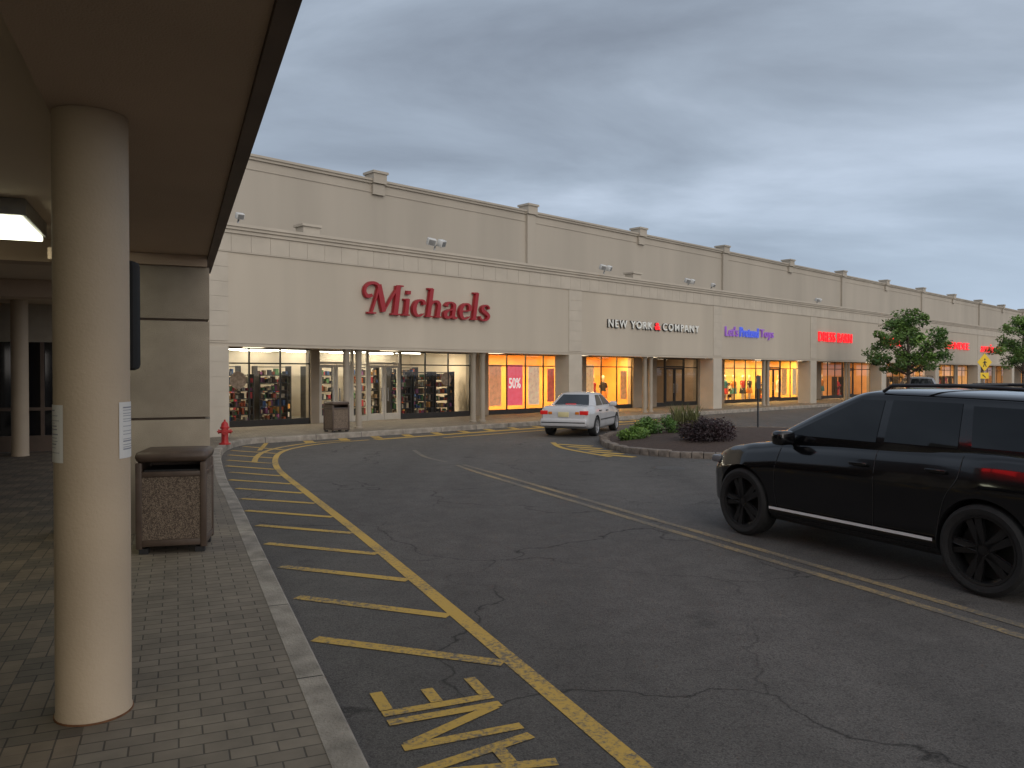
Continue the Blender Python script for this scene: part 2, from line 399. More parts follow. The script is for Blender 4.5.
for dr in (-.12,.12):
    pts=catmull([A(5.62+dr,-8),A(5.6+dr,3),A(5.45+dr,9),A(5.32+dr,13.6),A(5.3+dr*.6,15.2)],12)
    strip('road_marking',pts,.10,M['yellow_mid'])
pts=catmull([A(5.2,15.8),A(5.1,17),A(5.3,18.6)],8)
strip('road_marking',pts,.1,M['yellow_faint'])
bm=bmesh.new()
for i in range(5):
    x=1.2+.22*i; y=20.8-.66*i
    p=Vector((x,y,0)); q=p+Vector((.85-.05*i,-.60,0)); dd=(q-p).normalized(); pn=Vector((-dd.y,dd.x,0))*.11
    bm.faces.new([bm.verts.new((v.x,v.y,.004)) for v in (p+pn,p-pn,q-pn,q+pn)])
o=finish('road_marking',bm,M['yellow_far']); meta(o,kind='structure')
strip('road_marking',catmull([(1.1,21.3,0),(1.3,19.6,0),(2.2,17.6,0)],8),.14,M['yellow_far'],z=.006)
bm=bmesh.new(); lathe(bm,[(.001,.008),(.26,.008),(.30,.006),(.31,.0)],28,cap=False)
o=finish('manhole_cover',bm,pmat('cast_iron',(.06,.055,.05),.6,.3,30,.6,60),recalc=True); o.location=(3.1,15.5,0); meta(o,'round cast iron manhole cover set in the asphalt','manhole cover')

# ------------------------------------------------------------ strip mall
mall=empty('shopping_centre_building',P0,FA,label='long beige stucco strip mall with arcade and lit shops',cat='building')
T1=150
boxes('wall',[(-7,T1,0,.4,2.61,5.82)],M['stucco'],mall)
bl=[]
x=-6.9
while x<T1:
    bl.append((x,x+.570,-.026,-.002,5.22,5.70)); x+=.578
boxes('frieze',bl,M['trim'],mall)
boxes('cornice',[(-7,T1,-.07,-.004,5.70,5.80),(-7,T1,-.12,.5,5.80,5.88),(-7,T1,-.16,.55,5.88,5.96)],M['trim'],mall)
boxes('moulding',[(-7,T1,-.02,-.002,2.70,2.72),(-7,T1,-.034,-.001,5.185,5.215)],M['trim'],mall)
boxes('roof',[(-9,T1,.4,4,5.25,5.35),(-9,T1,4.3,40,8.6,8.7)],M['roof'],mall)
boxes('wall',[(-9,T1,4,4.3,5.0,8.95)],M['stucco2'],mall)
boxes('cornice',[(-9,T1,3.975,3.999,8.62,8.65),(-9,T1,3.93,4.4,8.95,9.04),(-9,T1,3.88,4.45,9.04,9.12)],M['stucco2'],mall)
k=0; t=3.5
while t<T1:
    w=.26
    if k%2==1: lst=[(t-w,t+w,3.88,3.995,5.35,8.94)]
    else: lst=[(t-w,t+w,3.88,3.995,8.55,8.94)]
    lst+=[(t-w-.03,t+w+.03,3.79,4.4,8.96,9.32),(t-w-.08,t+w+.08,3.74,4.45,9.32,9.41)]
    boxes('pilaster',lst,M['stucco2'],mall)
    t+=8.13; k+=1
pt=[-4.36,10.15,20.65,31.0,41.4,51.8,62.2,72.6,83,93.4,103.8,114,124.4]
for c in pt:
    w=.38 if c>0 else .26
    lst=[(c-w,c+w,-.02,.72,.147,2.609)]
    z=.16
    while z<2.5:
        lst.append((c-w-.008,c+w+.008,-.03,.73,z,z+.396)); z+=.405
    z=2.76
    while z<5.0:
        lst.append((c-w,c+w,-.018,-.003,z,z+.396)); z+=.403
    boxes('pillar',lst,M['trim'],mall)
cols=[0,5.2,15.3,25.9,36.2,46.6,57,67.4,77.8,88.2]
for c in cols:
    for dx in (-.22,.22):
        bm=bmesh.new(); mt=Matrix.Translation((c+dx,.25,0))
        lathe(bm,[(.13,.147),(.13,.2),(.098,.22),(.095,1.3),(.095,2.5),(.125,2.54),(.125,2.608)],18,mtx=mt)
        finish('column',bm,M['white_col'],mall,smooth=40)
boxes('ceiling',[(-9,T1,.4,3.46,2.70,2.78)],M['soffit_in'],mall)
lampoff=pmat('lamp_lit_warm',(.5,.5,.45),.4,emit=(1,.82,.55),es=4)
for c in [-2.4,2.6,7.7,12.8,18,23.2,28.4,33.6,44,54]:
    boxes('ceiling_lamp',[(c-.3,c+.3,1.8,2.1,2.66,2.699)],lampoff,mall)
GY=3.5
stone_seg=[(-9,-6.2),(.36,.68),(7.65,8.6),(13.1,14.8),(18.4,20.4),(24.3,27),(36.5,39.5),(48,51),(60,63),(73,76),(86,90),(100,150)]
pan=pmat('shopfront_panel',(.30,.25,.19),.7,.1,2)
for a_,b_ in stone_seg: boxes('shopfront_wall',[(a_,b_,GY-.1,GY+.25,.147,2.9)],pan,mall)
boxes('shopfront_header',[(-9,T1,GY-.038,GY+.05,2.70,3.0)],pan,mall)
def window_bay(x0,x1,npan,frame=M['darkframe'],transom=2.2,kick=.35):
    fr=[];gl=[]
    wv=(x1-x0)/npan
    for i in range(npan+1):
        xx=x0+wv*i; fr.append((xx-.022,xx+.022,GY-.028,GY+.028,.147,2.698))
    for i in range(npan):
        a_=x0+wv*i+.022; b_=x0+wv*(i+1)-.022
        fr+=[(a_,b_,GY-.026,GY+.026,.147,kick),(a_,b_,GY-.024,GY+.024,transom-.022,transom+.022),(a_,b_,GY-.026,GY+.026,2.66,2.698)]
        gl+=[(a_,b_,GY,kick,transom-.022),(a_,b_,GY,transom+.022,2.66)]
    o=quads('window',gl,M['glass'],mall)
    boxes('frame',fr,frame,o)
def door_bay(x0,x1,frame):
    mid=(x0+x1)/2
    for a_,b_,s_ in ((x0+.06,mid-.01,1),(mid+.01,x1-.06,-1)):
        o=quads('door',[(a_+.08,b_-.08,GY,.4,2.1)],M['glass'],mall)
        boxes('frame',[(a_,a_+.08,GY-.03,GY+.03,.16,2.18),(b_-.08,b_,GY-.03,GY+.03,.16,2.18),(a_+.08,b_-.08,GY-.03,GY+.03,.16,.4),(a_+.08,b_-.08,GY-.03,GY+.03,2.1,2.18)],frame,o)
        hx=b_-.13 if s_>0 else a_+.13
        boxes('handle',[(hx-.015,hx+.015,GY-.09,GY-.06,.85,1.35),(hx-.012,hx+.012,GY-.06,GY-.03,.87,.9),(hx-.012,hx+.012,GY-.06,GY-.03,1.3,1.33)],M['galv'],o)
    o=quads('window',[(x0+.06,x1-.06,GY,2.28,2.64)],M['glass'],mall)
    boxes('frame',[(x0,x0+.06,GY-.04,GY+.04,.147,2.698),(x1-.06,x1,GY-.04,GY+.04,.147,2.698),(x0+.06,x1-.06,GY-.04,GY+.04,2.2,2.28),(x0+.06,x1-.06,GY-.04,GY+.04,2.64,2.698)],frame,o)
window_bay(-6.2,.36,6)
door_bay(.68,2.06,M['whiteframe']); window_bay(2.09,2.67,1,M['whiteframe']); door_bay(2.7,4.16,M['whiteframe'])
window_bay(4.2,7.65,3)
window_bay(8.6,13.1,4)
window_bay(14.8,18.4,3)
window_bay(20.4,21.2,1); door_bay(21.22,23.0,M['darkframe']); window_bay(23.02,24.3,1)
window_bay(27,32,4); door_bay(32.05,33.8,M['darkframe']); window_bay(33.85,36.5,2)
window_bay(39.5,43,3); door_bay(43.05,44.9,M['darkframe']); window_bay(44.95,48,2)
window_bay(51,60,6); window_bay(63,73,6); window_bay(76,86,6); window_bay(90,100,6)
CZ=2.80
def room(x0,x1,depth,wallcol,lightcol,power,floorcol=(.3,.26,.2),step=5.0,strip_es=0):
    y1=GY+depth
    wm=pmat('shop_wall',wallcol,.7,.12,1.2)
    boxes('interior_wall',[(x0,x1,y1,y1+.1,.147,3.0),(x0,x0+.08,GY+.26,y1,.147,CZ),(x1-.08,x1,GY+.26,y1,.147,CZ)],wm,mall)
    boxes('interior_ceiling',[(x0,x1,GY+.06,y1,CZ,CZ+.05)],pmat('shop_ceiling',(.7,.66,.6),.8,.03),mall)
    boxes('interior_floor',[(x0,x1,GY+.05,y1,.10,.15)],pmat('shop_floor',floorcol,.4,.1),mall)
    if strip_es:
        em=pmat('tube_light_glow',(.8,.8,.8),.4,.02,emit=(1,.95,.8),es=strip_es)
        k_=0
        for yy in (GY+1.3,GY+2.7,GY+4.0):
            xx=x0+.4+.5*(k_%2); k_+=1
            while xx<x1-1.4:
                boxes('ceiling_lamp',[(xx,xx+1.2,yy,yy+.14,CZ-.09,CZ-.002)],em,mall); xx+=1.9
    n=max(1,int((x1-x0)/step))
    for i in range(n):
        cx=x0+(x1-x0)*(i+.5)/n
        L_=bpy.data.lights.new('shop_light','AREA'); L_.shape='RECTANGLE'; L_.size=(x1-x0)/n*.8; L_.size_y=.4; L_.energy=power; L_.color=lightcol
        lo=bpy.data.objects.new('ceiling_lamp',L_); link(lo,mall); lo.location=(cx,GY+depth*.30,CZ-.03)
room(-6.3,8.1,4.5,(.66,.56,.42),(1,.82,.58),230,strip_es=9)
room(8.15,19.4,2.6,(.80,.46,.15),(1,.60,.22),330)
room(19.45,26,4.5,(.35,.27,.2),(1,.72,.45),90,step=7)
room(26.05,38,2.8,(.8,.52,.17),(1,.63,.25),400)
room(38.05,50,3.5,(.7,.4,.18),(1,.62,.3),360,step=6)
room(50.05,62,3.5,(.65,.42,.2),(1,.65,.32),360,step=8)
room(62.05,88,3.5,(.7,.45,.22),(1,.65,.32),700,step=13)
room(88.05,101,3.5,(.7,.45,.22),(1,.65,.32),400,step=13)
def colmesh(name,items,parent):
    bm=bmesh.new(); lay=bm.loops.layers.float_color.new('Col')
    for b,c in items:
        fs=addbox(bm,*b)
        for f in fs:
            for l in f.loops: l[lay]=(*c,1)
    return finish(name,bm,M['merch'],parent)
pal=[(.4,.03,.04),(.5,.42,.3),(.08,.2,.07),(.5,.25,.05),(.05,.05,.06),(.24,.07,.18),(.5,.46,.38),(.03,.08,.22),(.02,.02,.02),(.4,.08,.02),(.1,.06,.04),(.04,.03,.03),(.03,.025,.02),(.2,.13,.07)]
MW=Matrix.Translation(P0)@Matrix.Rotation(FA,4,'Z')
def shelf(x,y,w,h,dep,seed,dens=.85,palette=pal,label='dark shelving unit crowded with colourful craft goods',nl=6,fine=1.0):
    rnd=random.Random(seed)
    e=empty('display_shelf',MW@Vector((x,y,.15)),FA,label=label,cat='shelf',group='shelving units behind the shop windows')
    lst=[(-w/2,-w/2+.04,-dep/2,dep/2,0,h),(w/2-.04,w/2,-dep/2,dep/2,0,h)]
    for i in range(nl+1):
        z=.05+i*(h-.1)/nl; lst.append((-w/2+.04,w/2-.04,-dep/2,dep/2,z,z+.03))
    boxes('frame',lst,M['darkframe'],e)
    it=[]
    for i in range(nl):
        z=.08+i*(h-.1)/nl; xx=-w/2+.06
        while xx<w/2-.12:
            ww=rnd.uniform(.035,.11)*fine; hh=rnd.uniform(.07,(h-.1)/nl-.05); yo=rnd.uniform(-.08,.08)
            if rnd.random()<dens: it.append(((xx,xx+ww,-dep*.35+yo,dep*.2+yo,z+.002,z+hh),rnd.choice(palette)))
            xx+=ww+.01
    o=colmesh('merchandise',it,e); o['kind']='stuff'
for i,x in enumerate([-5.6,-4.2,-2.9,-1.75,-.5]): shelf(x,GY+1.1,1.05,1.7,.4,i)
for i,x in enumerate([4.8,5.9,7.0]): shelf(x,GY+1.0,1.0,1.8,.4,20+i)
for i,x in enumerate([-5,-3.2,-1.4,.6,2.6,4.6,6.6]): shelf(x,GY+3.2,1.4,2.0,.4,40+i)
warm=[(.7,.15,.05),(.8,.6,.2),(.6,.3,.1),(.2,.1,.3),(.1,.3,.35),(.75,.65,.5)]
for i,x in enumerate([28.1,29.3,30.5,35.0]): shelf(x,GY+1.9,1.1,1.15,.4,80+i,palette=warm,label='low shop shelf stacked with bright toys',nl=3,fine=1.5)
for i,x in enumerate([40.5,42,46,47.2,52,54,56,58,64,66,68,70,72]): shelf(x,GY+1.6,1.2,1.5,.4,60+i,palette=[(.5,.03,.04),(.05,.04,.04),(.6,.4,.2),(.3,.05,.1)],label='shop rack filled with dark and red clothing',nl=2,fine=1.5)
def poster(x,y,z,w,h,col,txt=None,tcol=(.9,.9,.85),label='tall printed sale poster hanging in the shop window',es=.0):
    e=boxes('poster',[(-w/2,w/2,0,.01,0,h)],pmat('poster_print',col,.5,.35,5,emit=col,es=es))
    e.location=MW@Vector((x,y,z)); e.rotation_euler=(0,0,FA); meta(e,label,'poster',group='posters in the shop windows')
    if txt:
        me=text_bm(txt,w*.75,h*.26,.004,offset=.02); me.materials.append(pmat('poster_lettering',tcol,.5,emit=tcol,es=es)); 
        o=bpy.data.objects.new('lettering',me); link(o,e); o.location=(-w*.375,-.003,h*.42)
poster(9.15,GY+.10,.5,.7,1.75,(.72,.32,.16),es=.5,label='backlit pale orange poster hanging in the shop window')
poster(10.3,GY+.10,.5,.95,1.75,(.85,.12,.17),'50%',es=.6,label='backlit pink red sale poster in the shop window')
poster(11.5,GY+.12,.5,.7,1.7,(.85,.6,.42),es=.4,label='backlit pale printed poster in the shop window')
poster(12.6,GY+.12,.6,.45,1.5,(.6,.12,.07),es=.3)
poster(15.3,GY+.12,.5,.6,1.8,(.85,.50,.24),es=.4)
poster(17.9,GY+.12,.6,.5,1.4,(.75,.33,.12),es=.3)
poster(34.6,GY+.12,.5,.7,1.7,(.8,.4,.14),es=.4)
poster(36.0,GY+.12,.5,.5,1.7,(.75,.55,.35),es=.4)
decm=pmat('decal_print',(.40,.32,.25),.6,.4,9)
def decal(x,z,r_):
    bm=bmesh.new(); mt=MW@Matrix.Translation((x,GY-.01,z))@Matrix.Rotation(R(90),4,'X'); lathe(bm,[(r_,-.002),(r_,.002)],28)
    o=finish('window_decal',bm,decm); o.matrix_world=mt
    meta(o,'round pale printed decal stuck on the shop glass','decal',group='round decals on the shop glass')
decal(-2.2,1.65,.28); decal(6.4,1.65,.26)
def mannequin(x,y,seed,top,bottom):
    rnd=random.Random(seed)
    e=empty('mannequin',MW@Vector((x,y,.15)),FA+rnd.uniform(-.3,.3),label='dressed shop mannequin standing in the lit window',cat='mannequin',group='mannequins in the shop windows')
    def b(name,mat,parts):
        bm=bmesh.new()
        for p,r_ in parts: tube(bm,p,r_,10)
        return finish(name,bm,mat,e,smooth=60)
    b('body',pmat('mannequin_skin',(.6,.5,.4),.5),[([(0,0,1.28),(0,0,1.36),(0,0,1.40),(0,0,1.5),(0,0,1.6),(0,0,1.63)],[.05,.045,.055,.085,.07,.02]),([(-.09,0,.02),(-.09,0,.4),(-.08,0,.7)],[.035,.05,.06]),([(.09,0,.02),(.09,0,.4),(.08,0,.7)],[.035,.05,.06]),([(-.19,0,1.2),(-.25,0,.95),(-.22,-.08,.72)],[.04,.035,.02]),([(.19,0,1.2),(.25,0,.95),(.22,-.08,.72)],[.04,.035,.02])])
    b('clothing',top,[([(0,0,.78),(0,0,.95),(0,0,1.15),(0,0,1.27),(0,0,1.31)],[.16,.13,.17,.16,.06]),([(-.14,0,1.25),(-.2,0,1.15),(-.23,0,1.02)],[.05,.055,.05]),([(.14,0,1.25),(.2,0,1.15),(.23,0,1.02)],[.05,.055,.05])])
    b('skirt',bottom,[([(0,0,.5),(0,0,.7),(0,0,.85)],[.22,.19,.15])])
cl=[pmat('cloth_red',(.45,.04,.03)),pmat('cloth_black',(.03,.03,.03)),pmat('cloth_white',(.7,.65,.55)),pmat('cloth_teal',(.05,.2,.22)),pmat('cloth_orange',(.6,.22,.04))]
for i,x in enumerate([16.4,17.2,27.7,28.6,29.6,30.7,31.5,35.3,40.2,41.6]):
    mannequin(x,GY+.85,i,cl[i%5],cl[(i*3+1)%5])

# ------------------------------------------------------------ signs
def emat(name,col,e,es):
    return pmat(name,col,.4,.04,5,emit=e,es=es)
red=emat('sign_red',(.25,.008,.014),(.55,.01,.02),.07)
redlit=emat('sign_red_lit',(.6,.01,.015),(1,.015,.02),1.1)
def shopsign(txt,t0,t1,z,h,mat,label,**kw):
    me=text_bm(txt,t1-t0,h,.08,**kw); me.materials.append(mat)
    o=bpy.data.objects.new('shop_sign',me); link(o); o.location=MW@Vector((t0,-.012,z)); o.rotation_euler=(0,0,FA)
    meta(o,label,'sign'); return o
G={
'M':([([(.20,.60),(.07,.55),(-.03,.68),(-.02,.86),(.12,.99),(.30,.97),(.40,.84)],[.10,.11,.06,.07,.10,.08,.05]),([(.37,.93),(.32,.5),(.25,.03)],[.06,.055,.05]),([(.36,.96),(.50,.5),(.62,.08)],[.12,.15,.11]),([(.62,.08),(.80,.55),(.98,.96)],[.04,.05,.05]),([(.97,.98),(.985,.5),(.99,.03)],[.14,.14,.14]),([(.86,.02),(1.14,.02)],[.05,.05]),([(.13,.02),(.38,.02)],[.05,.05]),([(.97,.975),(1.13,.975)],[.05,.04])],1.2),
'i':([([(.12,.56),(.13,.3),(.13,.03)],[.12,.12,.12]),([(.01,.54),(.15,.55)],[.05,.05]),([(.02,.02),(.25,.02)],[.045,.045]),([(.07,.78),(.19,.78)],[.12,.12])],.30),
'c':([([(.40,.41),(.36,.52),(.25,.56),(.13,.48),(.08,.29),(.13,.1),(.26,.01),(.42,.10)],[.12,.09,.05,.1,.13,.11,.06,.03])],.46),
'h':([([(.13,.98),(.13,.5),(.13,.03)],[.12,.12,.12]),([(.0,.97),(.15,.98)],[.05,.05]),([(.14,.38),(.26,.54),(.38,.54),(.45,.42),(.45,.2),(.45,.03)],[.04,.06,.1,.12,.12,.12]),([(.03,.02),(.25,.02)],[.045,.045]),([(.35,.02),(.57,.02)],[.045,.045])],.62),
'a':([([(.08,.42),(.14,.53),(.26,.56),(.37,.48),(.38,.3),(.38,.08),(.47,.02),(.54,.05)],[.12,.08,.05,.11,.12,.12,.08,.03]),([(.38,.33),(.20,.28),(.09,.18),(.12,.05),(.24,.02),(.38,.13)],[.04,.06,.12,.11,.07,.04])],.55),
'e':([([(.10,.29),(.30,.30),(.42,.32)],[.04,.04,.04]),([(.41,.31),(.39,.48),(.26,.56),(.13,.47),(.08,.29),(.13,.1),(.26,.01),(.43,.10)],[.1,.1,.05,.1,.13,.11,.06,.03])],.48),
'l':([([(.13,.98),(.13,.5),(.13,.03)],[.12,.12,.12]),([(.0,.97),(.15,.98)],[.05,.05]),([(.02,.02),(.25,.02)],[.045,.045])],.30),
's':([([(.36,.42),(.33,.51),(.22,.56),(.11,.48),(.13,.36),(.28,.26),(.37,.16),(.32,.04),(.19,.0),(.07,.06),(.04,.15)],[.05,.05,.05,.09,.12,.12,.11,.08,.05,.05,.06])],.44),
}
def script_sign(word,width,height,depth=.12,grow=0):
    bm=bmesh.new(); cx=0; tot=0
    for ch in word: tot+=G[ch][1]
    sx=width/(tot+.1)
    si=0
    for ch in word:
        st,adv=G[ch]
        for pts,ws in st:
            P=[Vector((p[0],p[1],0)) for p in pts]
            n=6 if len(P)>2 else 1
            C=catmull(P,n)
            W=[]
            for i in range(len(C)):
                u=i/n; k_=min(int(u),len(ws)-1); k2=min(k_+1,len(ws)-1); W.append(ws[k_]+(ws[k2]-ws[k_])*(u-k_))
            rings=[]
            dz=depth+.0015*(si%9); si+=1
            for i,p in enumerate(C):
                t_=(C[min(i+1,len(C)-1)]-C[max(i-1,0)]).normalized(); n_=Vector((-t_.y,t_.x,0))
                a_=p+n_*(W[i]/2+grow); b_=p-n_*(W[i]/2+grow)
                def tr(v,y): return bm.verts.new(((cx+v.x+v.y*.13)*sx,y,v.y*height))
                rings.append([tr(a_,0),tr(a_,-dz),tr(b_,-dz),tr(b_,0)])
            for i in range(len(rings)-1):
                for k_ in range(4): bm.faces.new((rings[i][k_],rings[i+1][k_],rings[i+1][(k_+1)%4],rings[i][(k_+1)%4]))
            bm.faces.new(rings[0]); bm.faces.new(rings[-1])
        cx+=adv
    return bm
bm=script_sign('Michaels',5.4,.96)
o=finish('shop_sign',bm,red); o.location=MW@Vector((.15,-.03,3.74)); o.rotation_euler=(0,0,FA); meta(o,'large red serif script letters mounted on beige wall','sign')
bm=script_sign('Michaels',5.4,.96,depth=.03,grow=.010)
o2=finish('outline',bm,pmat('sign_outline',(.28,.10,.09),.5),o); o2.location=(0,.026,0)
wl=emat('sign_white',(.72,.72,.68),(1,1,.9),.08)
dk=pmat('letter_return_dark',(.05,.05,.05),.6)
def sign2(txt,t0,t1,z,h,mat,label,off,sp=1.3):
    o=shopsign(txt,t0,t1,z,h,mat,label,offset=off,spacing=sp)
    me=text_bm(txt,t1-t0+.05,h+.04,.06,offset=off+.02,spacing=sp); me.materials.append(dk)
    q=bpy.data.objects.new('return',me); link(q,o); q.location=(-.01,.004,-.03)
sign2('NEW YORK',12.15,15.2,3.81,.32,wl,'white capital letters of a clothing shop sign',.004)
sign2('&',15.4,15.8,3.81,.32,redlit,'small red ampersand between white sign letters',.014)
sign2('COMPANY',16.0,18.9,3.81,.32,wl,'white capital letters of a clothing shop sign',.004)
blu=emat('sign_blue',(.06,.09,.45),(.10,.16,.9),.45); pur=emat('sign_purple',(.2,.08,.35),(.35,.15,.6),.35)
shopsign("Let's",21.3,22.5,3.74,.50,pur,'small purple letters of a toy shop sign',offset=.004)
shopsign("Pretend",22.7,24.55,3.74,.50,blu,'blue glowing letters of a toy shop sign',offset=.008)
shopsign("Toys",24.75,26.15,3.66,.55,pur,'small purple letters of a toy shop sign',offset=.004,spacing=1.1)
shopsign("DRESS BARN",31.6,36.2,3.78,.57,redlit,'glowing red capital letters of a dress shop sign',offset=.006,spacing=1.1)
shopsign("SHOES",41.4,44.6,3.8,.55,redlit,'glowing red capital letters half hidden by tree',offset=.006)
shopsign("MANDEE",53.6,59.3,3.85,.55,redlit,'glowing red capital letters of a fashion shop sign',offset=.006)
shopsign("annie sez",62.5,69.1,3.75,.70,redlit,'glowing red slanted lower case shop sign letters',offset=.006,shear=.3)

def flood(t,y,z,s,two=False):
    e=empty('floodlight',MW@Vector((t,y,z)),FA,label='small white floodlight standing on the parapet roof',cat='floodlight',group='floodlights along the roof edge')
    bm=bmesh.new(); tube(bm,[(0,0,-.75),(0,0,0),(0,-.08,.1*s)],.03,8); finish('arm',bm,M['galv'],e,smooth=40)
    for dx in ((-.19,.19) if two else (0,)):
        bm=bmesh.new(); mt=Matrix.Translation((dx*s,-.12,.16*s))@Matrix.Rotation(R(25),4,'X')@Matrix.Rotation(R(dx*120),4,'Z')
        addbox(bm,-.13*s,.13*s,-.09*s,.09*s,-.10*s,.10*s,bev=.025,mtx=mt); h=finish('lamp_head',bm,M['whiteplastic'],e,smooth=40)
        bm=bmesh.new(); addbox(bm,-.10*s,.10*s,-.094*s,-.091*s,-.07*s,.07*s,mtx=mt); finish('lens',bm,M['galv'],h)
flood(-3.2,1.3,6.3,.9); flood(4.0,1.2,6.3,1.2,True); flood(13.4,1.2,6.3,1.1,True); flood(19.9,1.2,6.25,1.1,True); flood(22,1.2,6.25,.9); flood(34,1.2,6.25,1,True)
for tt,yy in ((-.2,2.6),(17.3,2.6)):
    e=boxes('roof_vent',[(-.3,.3,-.25,.25,-.9,.22),(-.36,.36,-.31,.31,.22,.3)],M['trim']); e.location=MW@Vector((tt,yy,6.45)); e.rotation_euler=(0,0,FA); meta(e,'boxy beige roof vent behind the parapet','vent',group='roof vents')

# ------------------------------------------------------------ near covered walkway
walk=empty('covered_walkway_building',(0,0,0),NA,label='brown canopy building over brick walkway beside the kerb',cat='building')
SZ=3.14
boxes('canopy_beam',[(-.57,.318,-9,10.56,SZ,3.75)],M['soffit'],walk)
boxes('fascia',[(.32,.398,-9,10.65,SZ-.025,3.85)],M['bronze'],walk)
boxes('ceiling',[(-6.5,-.572,-9,22,3.38,3.48)],M['soffit_in'],walk)
boxes('roof',[(-6.6,.31,-9,10.5,3.76,3.86),(-6.6,-1.6,10.6,22,3.76,3.86)],M['roof'],walk)
boxes('parapet_wall',[(-1.4,-1.2,-9,10.5,3.865,5.2)],M['pier'],walk)
boxes('cross_beam',[(-6.5,-.574,10.3,10.65,3.12,3.375),(-6.5,-1.6,14.8,15.2,3.1,3.375)],M['soffit'],walk)
boxes('pier_cap',[(-1.2,.312,9.24,9.9,3.02,3.137)],M['soffit'],walk)
for z0_,z1_ in ((.147,1.355),(1.38,2.425),(2.45,3.018)):
    boxes('pier_block',[(-1.15,.335,9.3,9.84,z0_,z1_)],M['pier'],walk,bev=.008)
boxes('pier_core',[(-1.10,.29,9.35,9.79,.147,3.01)],M['bronze'],walk)
boxes('wall',[(-4.2,-3.95,-9,20,.147,.5),(-4.2,-3.95,-9,20,2.6,3.38)]+[(-4.2,-3.95,a_,a_+.6,.5,2.6) for a_ in (-8,-3,2,7,12,17)],M['pier'],walk)
boxes('window',[(-4.12,-4.10,-9,20,.5,2.6)],M['darkwin'],walk)
boxes('wall',[(-3.94,-1.2,20,20.2,2.55,3.38),(-2.2,-1.2,20,20.2,.147,2.55)],M['pier'],walk)
o=boxes('window',[(-3.94,-2.2,20.06,20.08,.5,2.55)],M['darkwin'],walk)
boxes('frame',[(x_,x_+.07,19.98,20.05,.147,2.549) for x_ in (-3.9,-3.3,-2.75,-2.28)]+[(-3.94,-2.2,19.97,20.05,.16,.5),(-3.94,-2.2,19.975,20.045,1.05,1.12)],M['bronze'],o)
def round_col(r_,a_,rad,ztop,name='column'):
    bm=bmesh.new(); mt=Matrix.Translation((r_,a_,0))
    lathe(bm,[(rad+.004,.147),(rad+.004,.165),(rad,.17),(rad,1.0),(rad,2.2),(rad,ztop)],40,mtx=mt)
    return finish(name,bm,M['colpaint'],walk,smooth=40)
cpos=Vector((-2.11,3.97,0)); cr_=cpos.dot(ar); ca_=cpos.dot(aa); CR=.172
round_col(cr_,ca_,CR,SZ-.002)
round_col(cr_,ca_-6.6,CR,SZ-.002)
round_col(-3.0,19.1,.16,3.375)
bm=bmesh.new(); lathe(bm,[(CR+.009,.1475),(CR+.009,.156)],32,mtx=Matrix.Translation((cr_,ca_,0))); finish('column_base',bm,pmat('rusty_steel',(.16,.07,.03),.8,.3,20),walk,smooth=40)
diffm=pmat('diffuser_glow',(.8,.8,.7),.4,.02,emit=(1,1,.74),es=4.0)
def fixture(r_,a_):
    fx=empty('ceiling_light_fixture',A(r_,a_,3.38),NA,label='glowing fluorescent light fixture under the walkway ceiling',cat='light',group='fluorescent fixtures under the walkway ceiling')
    boxes('housing',[(-.64,.64,-.60,.60,-.15,-.002)],M['galv'],fx,bev=.01)
    boxes('diffuser',[(-.61,.61,-.57,.57,-.20,-.151)],diffm,fx,bev=.012)
fixture(-1.84,8.6); fixture(-1.75,1.5)
spk=pmat('speaker_black',(.012,.012,.012),.85,.1,8)
sp=empty('wall_speaker',(-2.055,4.20,2.16),0,label='dark rounded panel fixed to the back of column',cat='speaker')
bm=bmesh.new(); addbox(bm,-.07,.07,-.05,.05,-.29,.29,bev=.03); finish('cabinet',bm,spk,sp,smooth=40)
bm=bmesh.new(); addbox(bm,-.05,.05,-.056,-.051,-.24,.24); finish('grille',bm,M['signblack'],sp)
def notice(phi0,phi1,z0,z1,label):
    rad=CR+.003
    bm=bmesh.new()
    n=8; 
    def P(ph,z,r_=rad): return (cpos.x+r_*math.cos(ph),cpos.y+r_*math.sin(ph),z)
    for i in range(n):
        a_=phi0+(phi1-phi0)*i/n; b_=phi0+(phi1-phi0)*(i+1)/n
        bm.faces.new([bm.verts.new(P(a_,z0)),bm.verts.new(P(b_,z0)),bm.verts.new(P(b_,z1)),bm.verts.new(P(a_,z1))])
    bmesh.ops.remove_doubles(bm,verts=bm.verts,dist=1e-5)
    o=finish('paper_notice',bm,M['paper'],recalc=False); meta(o,label,'notice',group='paper notices taped to the column')
    bm=bmesh.new(); rnd=random.Random(int(phi0*100))
    z=z1-.03
    while z>z0+.03:
        hh=rnd.choice([.003,.003,.006]); a_=phi0+(phi1-phi0)*.14; b_=phi0+(phi1-phi0)*rnd.uniform(.6,.86)
        for i in range(4):
            p=a_+(b_-a_)*i/4; q=a_+(b_-a_)*(i+1)/4
            bm.faces.new([bm.verts.new(P(p,z,rad+.001)),bm.verts.new(P(q,z,rad+.001)),bm.verts.new(P(q,z+hh,rad+.001)),bm.verts.new(P(p,z+hh,rad+.001))])
        z-=rnd.choice([.012,.016,.024])
    finish('print',bm,M['ink'],o,recalc=False)
ph=math.atan2(-3.97,2.11)
notice(ph+R(42),ph+R(102),1.43,1.71,'white printed notice taped around the beige column')
notice(ph-R(100),ph-R(46),1.42,1.70,'white printed notice taped around the beige column')
rs_=empty('illuminated_sign',A(.20,7.2,3.865),NA,label='glowing red sign band standing above the canopy edge',cat='sign')
boxes('panel',[(-.06,.02,-1.6,1.6,0,.7)],M['bronze'],rs_)
